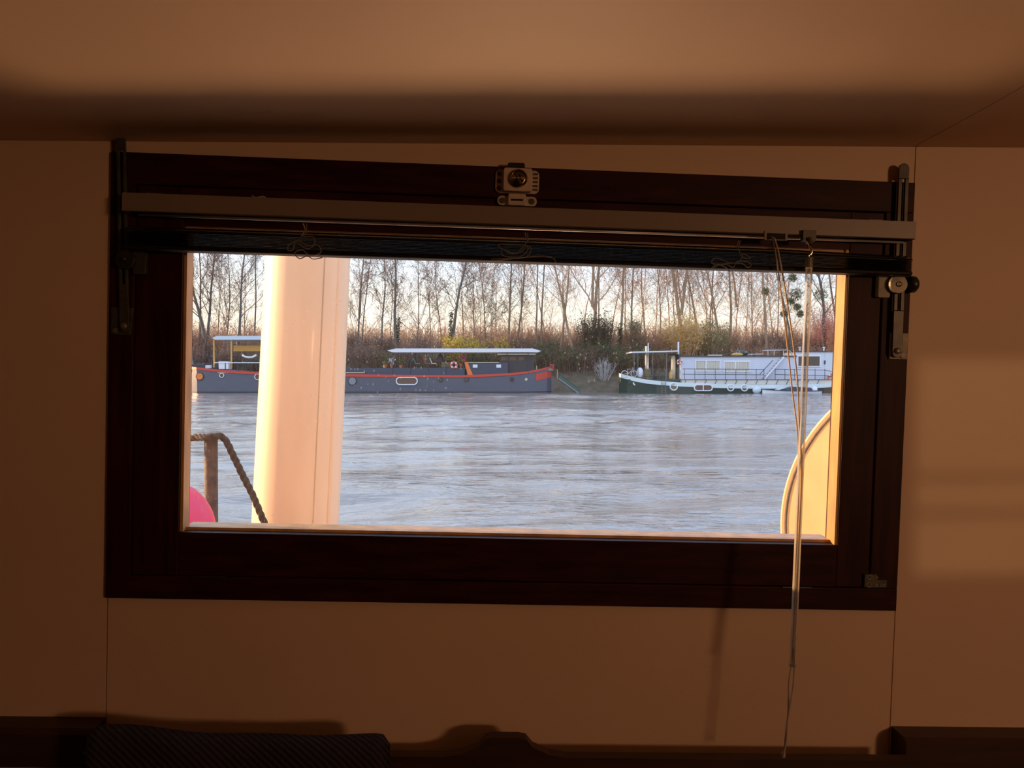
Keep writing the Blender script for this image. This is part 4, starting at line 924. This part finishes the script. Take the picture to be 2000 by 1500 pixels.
def tree(xb, xt, Y, h, r, style, mt, tw, label, seed, fork=None, group=None, yt=500, ivy=None, mist=()):
    rs = random.Random(seed); zb_ = gz(Y) - .1
    p = E(xb, 700, Y); p.z = zb_; tpx = E(xt, yt, Y); d = (tpx - p); d.y = rs.uniform(-.5, .5); d = d.normalized()
    ch = dict(narrow=dict(n=(15, 6, 5), t0=(.28, .15, .1), spread=(.62, .6, .7), rk=(.42, .5, .6), lk=(.27, .42, .5), depth=3),
              spread=dict(n=(11, 8, 6), t0=(.25, .2, .15), spread=(.78, .65, .7), rk=(.55, .5, .55), lk=(.52, .45, .45), depth=3),
              pole=dict(n=(9, 5, 4), t0=(.55, .2, .1), spread=(.7, .6, .7), rk=(.35, .5, .6), lk=(.22, .4, .5), depth=3),
              bushy=dict(n=(14, 8, 6), t0=(.08, .15, .1), spread=(.6, .6, .7), rk=(.5, .5, .55), lk=(.5, .42, .45), depth=3))[style]
    P_ = dict(wig=(.045, .16, .22, .28), up=(.02, .07, .05, .03), bud=.9, nb=(2 if Y > 97.5 else 4))
    mbs = [MB(), MB()]; bd = MB()
    gro(rs, p, d, r, h, 0, ch, mbs, bd, P_)
    if fork:
        q = p + d * h * fork[0]; gro(rs, q, (d + Vector((fork[1], 0, .3))).normalized(), r * .7, h * (1 - fork[0]), 0, ch, mbs, bd, P_)
    o = thing('bare_tree', p, label=label, cat='tree', group=group)
    obj('trunk', mbs[0], mt, o, smooth=True); obj('branches', mbs[1], tw, o); obj('buds', bd, 'bud', o)
    def clump(c, R, n, m_, name):
        m = MB()
        for k in range(n):
            v = Vector((rs.gauss(0, 1), rs.gauss(0, 1), rs.gauss(0, 1))).normalized() * R * rs.random() ** .45; s_ = .11
            m.add([c + v + Vector((rs.uniform(-s_, s_), rs.uniform(-s_, s_), rs.uniform(-s_, s_))) for _ in range(3)], [(0, 1, 2)])
        obj(name, m, m_, o)
    for (x, y, R) in mist: c = E(x, y, Y); c.y = Y - .2; clump(c, R, 420, 'mistletoe', 'mistletoe')
    if ivy:
        m = MB()
        for k in range(900):
            t = rs.random(); c = p + d * h * ivy[0] * t; v = Vector((rs.gauss(0, ivy[1]), rs.gauss(0, ivy[1]), rs.gauss(0, .1))); s_ = .13
            m.add([c + v + Vector((rs.uniform(-s_, s_), rs.uniform(-s_, s_), rs.uniform(-s_, s_))) for _ in range(3)], [(0, 1, 2)])
        obj('ivy', m, 'ivy', o)
    return o
G, B_, T_ = ('bark_grey', 'twig_brown'), ('bark_brown', 'twig_brown'), ('bark_tan', 'twig_tan')
spec = [  # xb, xt, Y, h, r, style, mats, label, extras
 (366, 372, 93, 19, .10, 'pole', G, 'thin grey tree hard against the left window edge'),
 (390, 378, 95, 20, .16, 'narrow', G, 'grey tree above the orange porthole, left of the forked pair'),
 (410, 384, 94, 20, .24, 'narrow', G, 'stout grey trunk leaning left above the barge stern'),
 (402, 428, 95, 20, .20, 'narrow', G, 'grey trunk leaning right and crossing the stout left-leaning one'),
 (440, 440, 97, 17, .12, 'bushy', B_, 'low many-branched tree just left of the aft awning'),
 (466, 476, 94, 20, .18, 'narrow', G, 'upright dark trunk above the aft awning'),
 (494, 504, 95, 20, .13, 'pole', G, 'slender upright tree next to the left edge of the mast'),
 (560, 570, 95, 19, .16, 'narrow', G, 'tree mostly hidden behind the mast'),
 (650, 640, 95, 19, .16, 'narrow', G, 'tree half hidden by the right edge of the mast'),
 (694, 722, 94, 19, .14, 'narrow', G, 'grey tree leaning right beside the right edge of the mast'),
 (708, 712, 97, 16, .11, 'narrow', G, 'short thin tree behind the one leaning beside the mast'),
 (745, 738, 95, 17, .14, 'narrow', G, 'thin grey tree left of the canopy end'),
 (772, 790, 93, 19, .22, 'narrow', G, 'curved ivy-dark trunk above the left end of the white canopy', dict(ivy=(.3, .12))),
 (815, 812, 97, 15, .10, 'bushy', B_, 'small brown tree between the curved trunk and the ivy one'),
 (878, 886, 93, 20, .22, 'narrow', G, 'straight trunk with ivied foot above the life ring', dict(ivy=(.32, .13))),
 (925, 920, 96, 14, .10, 'bushy', B_, 'small brushy tree above the orange end wall'),
 (950, 955, 97, 15, .10, 'bushy', B_, 'small brushy tree above the cabin vents'),
 (990, 994, 94, 20, .16, 'narrow', B_, 'slender tree above the barge wheelhouse'),
 (1004, 1027, 95, 20, .15, 'narrow', B_, 'slender tree leaning right behind the barge wheelhouse'),
 (1046, 1046, 93, 20, .13, 'pole', B_, 'left of two bare poles above the canopy end'),
 (1055, 1059, 93, 20, .15, 'pole', B_, 'right of two bare poles above the canopy end'),
 (1090, 1132, 93, 20, .17, 'spread', T_, 'tree leaning right above the barge bow'),
 (1125, 1084, 92, 19, .19, 'spread', T_, 'crooked pale tree leaning left above the gangway'),
 (1157, 1156, 93, 21, .28, 'spread', T_, 'big forked tree beside the dark ivy bush', dict(fork=(.33, .12))),
 (1172, 1171, 94, 20, .13, 'pole', T_, 'slim trunk just right of the big forked tree'),
 (1211, 1210, 93, 20, .20, 'narrow', T_, 'upright tan tree above the houseboat bow', dict(ivy=(.22, .14))),
 (1235, 1243, 95, 20, .16, 'narrow', T_, 'tan tree with green clump low on the trunk', dict(mist=((1240, 640, .9),))),
 (1262, 1258, 97, 19, .12, 'narrow', T_, 'thin tan tree above the short cream mast'),
 (1288, 1296, 95, 19, .12, 'narrow', T_, 'thin tan tree left of the broad spreading one'),
 (1334, 1326, 94, 20, .30, 'spread', T_, 'broad spreading tan tree behind the yellow bush', dict(fork=(.3, .22))),
 (1362, 1372, 95, 20, .17, 'narrow', T_, 'tan tree right of the broad spreading one'),
 (1385, 1384, 97, 19, .11, 'bushy', T_, 'fine-twigged tree above the first cabin window'),
 (1412, 1404, 94, 19, .18, 'spread', T_, 'branching tan tree above the second cabin window'),
 (1424, 1452, 94, 20, .20, 'narrow', T_, 'tall dark tree leaning right above the kayak', dict(fork=(.35, -.25))),
 (1472, 1468, 97, 16, .11, 'bushy', T_, 'low fine-twigged tree left of the upright trunk'),
 (1498, 1498, 93, 21, .19, 'pole', T_, 'upright trunk carrying one mistletoe ball near the cords', dict(mist=((1494, 570, .55),))),
 (1522, 1526, 97, 18, .10, 'narrow', T_, 'thin tree between the two hanging blind cords'),
 (1549, 1550, 93, 20, .13, 'pole', G, 'tree laden with mistletoe balls left of the wand', dict(mist=((1548, 543, .5), (1555, 575, .75), (1544, 588, .5), (1556, 600, .45), (1530, 613, .45), (1562, 613, .5)))),
 (1606, 1618, 92, 20, .22, 'narrow', G, 'grey tree with one mistletoe ball right of the wand', dict(mist=((1602, 575, .85),))),
 (1640, 1624, 94, 20, .17, 'pole', G, 'grey trunk nearest the right edge of the window'),
 (1700, 1705, 94, 20, .2, 'narrow', T_, 'tree beyond the right end of the white houseboat'),
]
MORE = [(934, 930, 98, 12, 'bushy', T_, 'above the orange end wall'), (968, 972, 98, 12, 'bushy', T_, 'left of the barge wheelhouse'), (1020, 1018, 98, 13, 'bushy', T_, 'behind the canopy end'),
        (1075, 1070, 98, 14, 'bushy', T_, 'just right of the two bare poles'), (1100, 1096, 99, 17, 'narrow', T_, 'between the crossing leaning trees'), (1142, 1140, 99, 16, 'bushy', T_, 'left of the big forked tree'),
        (1190, 1192, 99, 18, 'narrow', T_, 'over the dark round ivy bush'), (1223, 1226, 99, 17, 'narrow', T_, 'over the tip of the houseboat awning'), (1250, 1248, 99, 16, 'bushy', T_, 'left of the short cream mast'),
        (1276, 1280, 99, 19, 'narrow', T_, 'over the bow deck bicycles'), (1305, 1302, 99, 17, 'narrow', T_, 'over the boarding ladder'), (1318, 1322, 99, 17, 'bushy', T_, 'over the cream funnel'),
        (1348, 1345, 99, 19, 'narrow', T_, 'over the left cabin corner'), (1378, 1380, 99, 16, 'bushy', T_, 'over the first cabin window'), (1398, 1396, 99, 19, 'narrow', T_, 'over the white board on the roof'),
        (1436, 1433, 99, 18, 'narrow', T_, 'over the kayak'), (1456, 1460, 99, 16, 'bushy', T_, 'over the second cabin window'), (1484, 1480, 99, 18, 'narrow', T_, 'over the foot of the stair'),
        (1512, 1510, 99, 14, 'bushy', T_, 'over the head of the stair'), (1538, 1536, 99, 15, 'bushy', T_, 'left of the mistletoe laden tree'), (1575, 1578, 99, 15, 'bushy', T_, 'hidden behind the tilt wand'),
        (426, 424, 98, 14, 'bushy', B_, 'left of the aft awning'), (480, 484, 98, 13, 'bushy', B_, 'over the yellow awning board'), (700, 696, 98, 15, 'bushy', B_, 'at the right edge of the mast'),
        (758, 756, 98, 14, 'bushy', B_, 'over the left tip of the canopy'), (842, 846, 98, 13, 'bushy', B_, 'over the parasol'), (860, 858, 99, 16, 'narrow', B_, 'left of the ivied straight trunk'), (905, 908, 99, 15, 'narrow', B_, 'right of the life ring')]
for k, (xb, xt, Y, h, sty, m_, where) in enumerate(MORE): spec.append((xb, xt, Y, h, .07 + .01 * (k % 4), sty, m_, 'thin background tree ' + where))
for i, s_ in enumerate(spec):
    xb, xt, Y, h, r, sty, (mt_, tw_), lab = s_[:8]; ex = s_[8] if len(s_) > 8 else {}
    tree(xb, xt, Y, h, r, sty, mt_, tw_, lab, 100 + i, **ex)
# shrubs
def shrub_mb(seed, R, H, ns_, nl, ls, lean=0):
    rs = random.Random(seed); st_ = MB(); lf = MB()
    for k in range(ns_):
        a_ = rs.random() * 2 * math.pi; sp = rs.random() ** .7; d = Vector((math.cos(a_) * sp * R / H * .9, math.sin(a_) * sp * R / H * .9, 1)).normalized()
        L = H * rs.uniform(.6, 1.05) * (1 - .25 * sp); p = Vector((math.cos(a_) * sp * R * .25, math.sin(a_) * sp * R * .25, -.3)); pts = [p]
        for i in range(4):
            d = (d + Vector((rs.gauss(0, .1), rs.gauss(0, .1), .03))).normalized(); pts.append(pts[-1] + d * L / 4)
        st_.tube(pts, [.035, .03, .022, .015, .01], 3, cap=False)
        for j in range(5):
            q = pts[rs.randint(1, 3)].lerp(pts[4], rs.random()); dd = Vector((rs.gauss(0, .5), rs.gauss(0, .5), rs.uniform(.2, .9))) * H * .16
            st_.tube([q, q + dd * .5, q + dd + Vector((0, 0, .05))], [.016, .012, .008], 3, cap=False)
            pts.append(q + dd)
        for j in range(nl // ns_):
            b = rs.choice(pts[2:]); c = b + Vector((rs.gauss(0, .22), rs.gauss(0, .22), rs.gauss(0, .22)))
            lf.add([c + Vector((rs.uniform(-ls, ls), rs.uniform(-ls, ls), rs.uniform(-ls, ls))) for _ in range(3)], [(0, 1, 2)])
    return st_, lf
def shrub(x, Y, R, H, stm, lfm, label, seed, ns_=60, nl=900, ls=.09, name='shrub', group=None, cat='shrub'):
    p = E(x, 700, Y); p.z = gz(Y); a_, b_ = shrub_mb(seed, R, H, ns_, nl, ls)
    a_.v = [tuple(Vector(v) + p) for v in a_.v]; b_.v = [tuple(Vector(v) + p) for v in b_.v]
    o = thing(name, p, label=label, cat=cat, group=group); obj('stems', a_, stm, o)
    if nl: obj('leaves', b_, lfm, o)
    return o
flat('leaf_green', (.085, .12, .05), .8, trans=.3); flat('leaf_yellow', (.72, .56, .08), .8, trans=.45); flat('leaf_olive', (.24, .25, .09), .8, trans=.35); flat('leaf_rust', (.52, .32, .20), .85, trans=.4)
flat('leaf_brown', (.30, .20, .15), .9, trans=.3); flat('leaf_gold', (.80, .56, .18), .8, trans=.5); flat('blossom_pink', (.85, .32, .28), .8, trans=.5)
flat('pale_stem', (.50, .48, .46), .85); flat('leaf_ivy', (.035, .045, .02), .8); flat('stem_rust', (.45, .25, .15), .9)
shrub(886, 90.8, 1.7, 4.2, 'twig_brown', 'leaf_yellow', 'yellow flowering bush behind the life ring', 1, nl=2600, ls=.14)
shrub(925, 91.5, 1.3, 3.9, 'twig_brown', 'leaf_yellow', 'yellow flowering bush above the left cabin vent', 2, nl=1900, ls=.14)
shrub(978, 91.5, 1.2, 3.7, 'twig_brown', 'leaf_yellow', 'small yellow flowering bush left of the barge wheelhouse', 3, nl=1300, ls=.14)
shrub(731, 90.0, .5, 3.3, 'twig_brown', 'leaf_yellow', 'narrow yellow-green bush right of the mast', 4, nl=400)
shrub(1338, 92.0, 3.3, 6.4, 'twig_tan', 'leaf_gold', 'broad golden budding bush above the funnel', 5, 130, 6500, .13)
shrub(1392, 92.5, 2.3, 5.6, 'twig_tan', 'leaf_olive', 'olive green bush above the first cabin window', 6, 90, 3600, .13)
shrub(1176, 92.5, 1.4, 6.6, 'twig_brown', 'leaf_ivy', 'dark round ivy bush right of the big forked tree', 7, 70, 4200, .13)
shrub(1142, 92.6, .7, 6.5, 'twig_brown', 'leaf_ivy', 'narrow dark ivy column left of the big forked tree', 8, 40, 2000, .13)
shrub(1238, 94, 1.5, 6.8, 'twig_brown', 'leaf_olive', 'olive bush above the short bow mast', 9, 50, 1300, .1)
shrub(1622, 92, 2.6, 8.6, 'stem_rust', 'blossom_pink', 'tall pink blossoming bush at the right window edge', 10, 90, 3600, .11, 'blossom_bush')
shrub(1600, 94, 1.6, 6.4, 'stem_rust', 'blossom_pink', 'lower pink blossoming bush right of the wand', 12, 50, 1300, .11, 'blossom_bush')
shrub(1180, 88.8, 1.7, 3.0, 'pale_stem', 'leaf_olive', 'pale bleached fallen branches on the bank between the boats', 11, 46, 0, name='dead_branches', cat='branches')
shrub(1070, 91.0, 2.2, 3.6, 'twig_brown', 'leaf_green', 'dark green bush right of the white canopy end', 21, 70, 2600, .12)
shrub(1110, 90.5, 1.8, 3.0, 'twig_brown', 'leaf_green', 'dark green bush directly above the gangway', 22, 60, 2000, .12)
shrub(1165, 91.3, 2.4, 3.6, 'twig_brown', 'leaf_green', 'broad dark green bush above the bleached branches', 23, 80, 3200, .12)
shrub(1208, 90.2, 2.0, 3.4, 'twig_brown', 'leaf_green', 'dark green bush left of the houseboat bow awning', 24, 70, 2600, .12)
shrub(1255, 90.8, 2.0, 3.0, 'twig_brown', 'leaf_green', 'dark green bush behind the bow awning', 25, 60, 2000, .12)
shrub(940, 90.3, 2.4, 3.0, 'twig_brown', 'leaf_green', 'long green bush seen under the white canopy', 26, 70, 2600, .12)
# common shrubs: three kinds, each one planted many times along the bank
kinds = []
for kx_, (stm, lfm, R, H, nl, lab, grp) in enumerate([('stem_rust', 'leaf_rust', 1.9, 4.6, 1000, 'rust brown shrub seen above the left end of the barge wheelhouse', 'rust brown shrubs on the far bank'),
                                     ('twig_brown', 'leaf_brown', 2.0, 4.2, 1000, 'grey brown shrub seen above the right end of the barge wheelhouse', 'grey brown shrubs on the far bank'),
                                     ('twig_brown', 'leaf_olive', 1.8, 3.4, 1200, 'olive green shrub seen above the slate barge foredeck', 'olive shrubs on the far bank')]):
    kinds.append((shrub(980 + kx_ * 30, 93, R, H, stm, lfm, lab, 40 + kx_, 70, nl, .09, group=grp), lab))
rq = random.Random(5)
SL = []
for s_ in spec[:41]: SL.append((s_[0] + rq.uniform(-9, 9), 94.6 + rq.uniform(-1, 1.2), (0 if rq.random() < (.3 if s_[0] < 820 else .75) else 1), rq.uniform(.85, 1.15), ' shrub below the ' + s_[7]))
for x, k, lb in ((372, 1, ' shrub above the orange porthole'), (452, 1, ' shrub behind the yellow awning post'), (500, 2, ' shrub behind the yellow awning board'), (700, 1, ' shrub close to the right edge of the mast'), (720, 1, ' shrub on the slope, left of the canopy end'), (760, 2, ' shrub under the left tip of the white canopy'),
                 (800, 1, ' shrub behind the teal deck chair'), (845, 2, ' shrub behind the parasol'), (1020, 2, ' shrub behind the barge wheelhouse'), (1066, 2, ' shrub just right of the white canopy'), (1098, 2, ' shrub above the gangway'), (1122, 2, ' shrub at the lower end of the gangway'),
                 (1150, 1, ' shrub on the slope midway between the two boats'), (1205, 2, ' shrub at the tip of the houseboat bow'), (1225, 2, ' shrub behind the white bicycle'), (1300, 2, ' shrub behind the boarding ladder'), (1440, 2, ' shrub behind the kayak on the roof'), (1500, 0, ' shrub behind the roof rail'), (1580, 0, ' shrub behind the houseboat wheelhouse')):
    SL.append((x, 90.3 + rq.uniform(-.6, .6), k, rq.uniform(.6, .85), lb))
for (x, Y, k, hz, lb) in SL:
    root = kinds[k][0]; p = E(x, 700, Y); tgt = Vector((p.x, Y, gz(Y))); c = dup(root, tgt - root.matrix_world.translation, label=('rust brown', 'grey brown', 'olive green')[k] + lb)
    c.rotation_euler = (0, 0, rq.random() * 6.28); c.scale = (rq.uniform(.95, 1.3),) * 2 + (hz,)
# understorey and far woodland nobody could count
def thicket(name, n, x0, x1, Y0, Y1, h0, h1, r, mt, lf, nl, ls, label, seed, hf=None):
    rs = random.Random(seed); m = MB(); l = MB()
    for k in range(n):
        x = rs.uniform(x0, x1); Y = rs.uniform(Y0, Y1); h = rs.uniform(h0, h1) * (hf(x) if hf else 1); z = gz(Y) - .1; a_ = Vector((rs.gauss(0, .12), rs.gauss(0, .12), 0)) * h
        p = Vector((x, Y, z)); q = p + Vector((0, 0, h * .5)) + a_ * .3; t = p + Vector((0, 0, h)) + a_; m.tube([p, q, t], [r, r * .8, r * .35], 3, cap=False)
        for j in range(3):
            b = q.lerp(t, rs.random()); e = b + Vector((rs.gauss(0, .3), rs.gauss(0, .3), rs.uniform(.1, .7))) * h * .2; m.tube([b, e], [r * .5, r * .3], 3, cap=False)
            for _ in range(nl):
                c = b.lerp(e, rs.random()) + Vector((rs.gauss(0, .2), rs.gauss(0, .2), rs.gauss(0, .2))); l.add([c + Vector((rs.uniform(-ls, ls), rs.uniform(-ls, ls), rs.uniform(-ls, ls))) for _ in range(3)], [(0, 1, 2)])
    o = thing(name, ((x0 + x1) / 2, (Y0 + Y1) / 2, gz(Y0)), label=label, cat='undergrowth', kind='stuff')
    obj('stems', m, mt, o, kind='stuff'); obj('leaves', l, lf, o, kind='stuff')
thicket('thicket', 4200, -62, 62, 96, 101, 2.8, 4.8, .035, 'twig_tan', 'leaf_rust', 7, .08, 'dense reddish brown brushwood along the top of the far bank', 3)
thicket('undergrowth', 1800, -62, 62, 88.8, 93.5, 1.2, 3.2, .03, 'twig_brown', 'leaf_brown', 4, .08, 'tangled dark undergrowth on the slope of the far bank', 4)
flat('haze_wood', (.36, .25, .20), .95)
thicket('far_woodland', 2600, -110, 110, 125, 150, 3.5, 8, .06, 'haze_wood', 'leaf_rust', 3, .14, 'distant brown woodland filling the skyline behind the trees', 6)
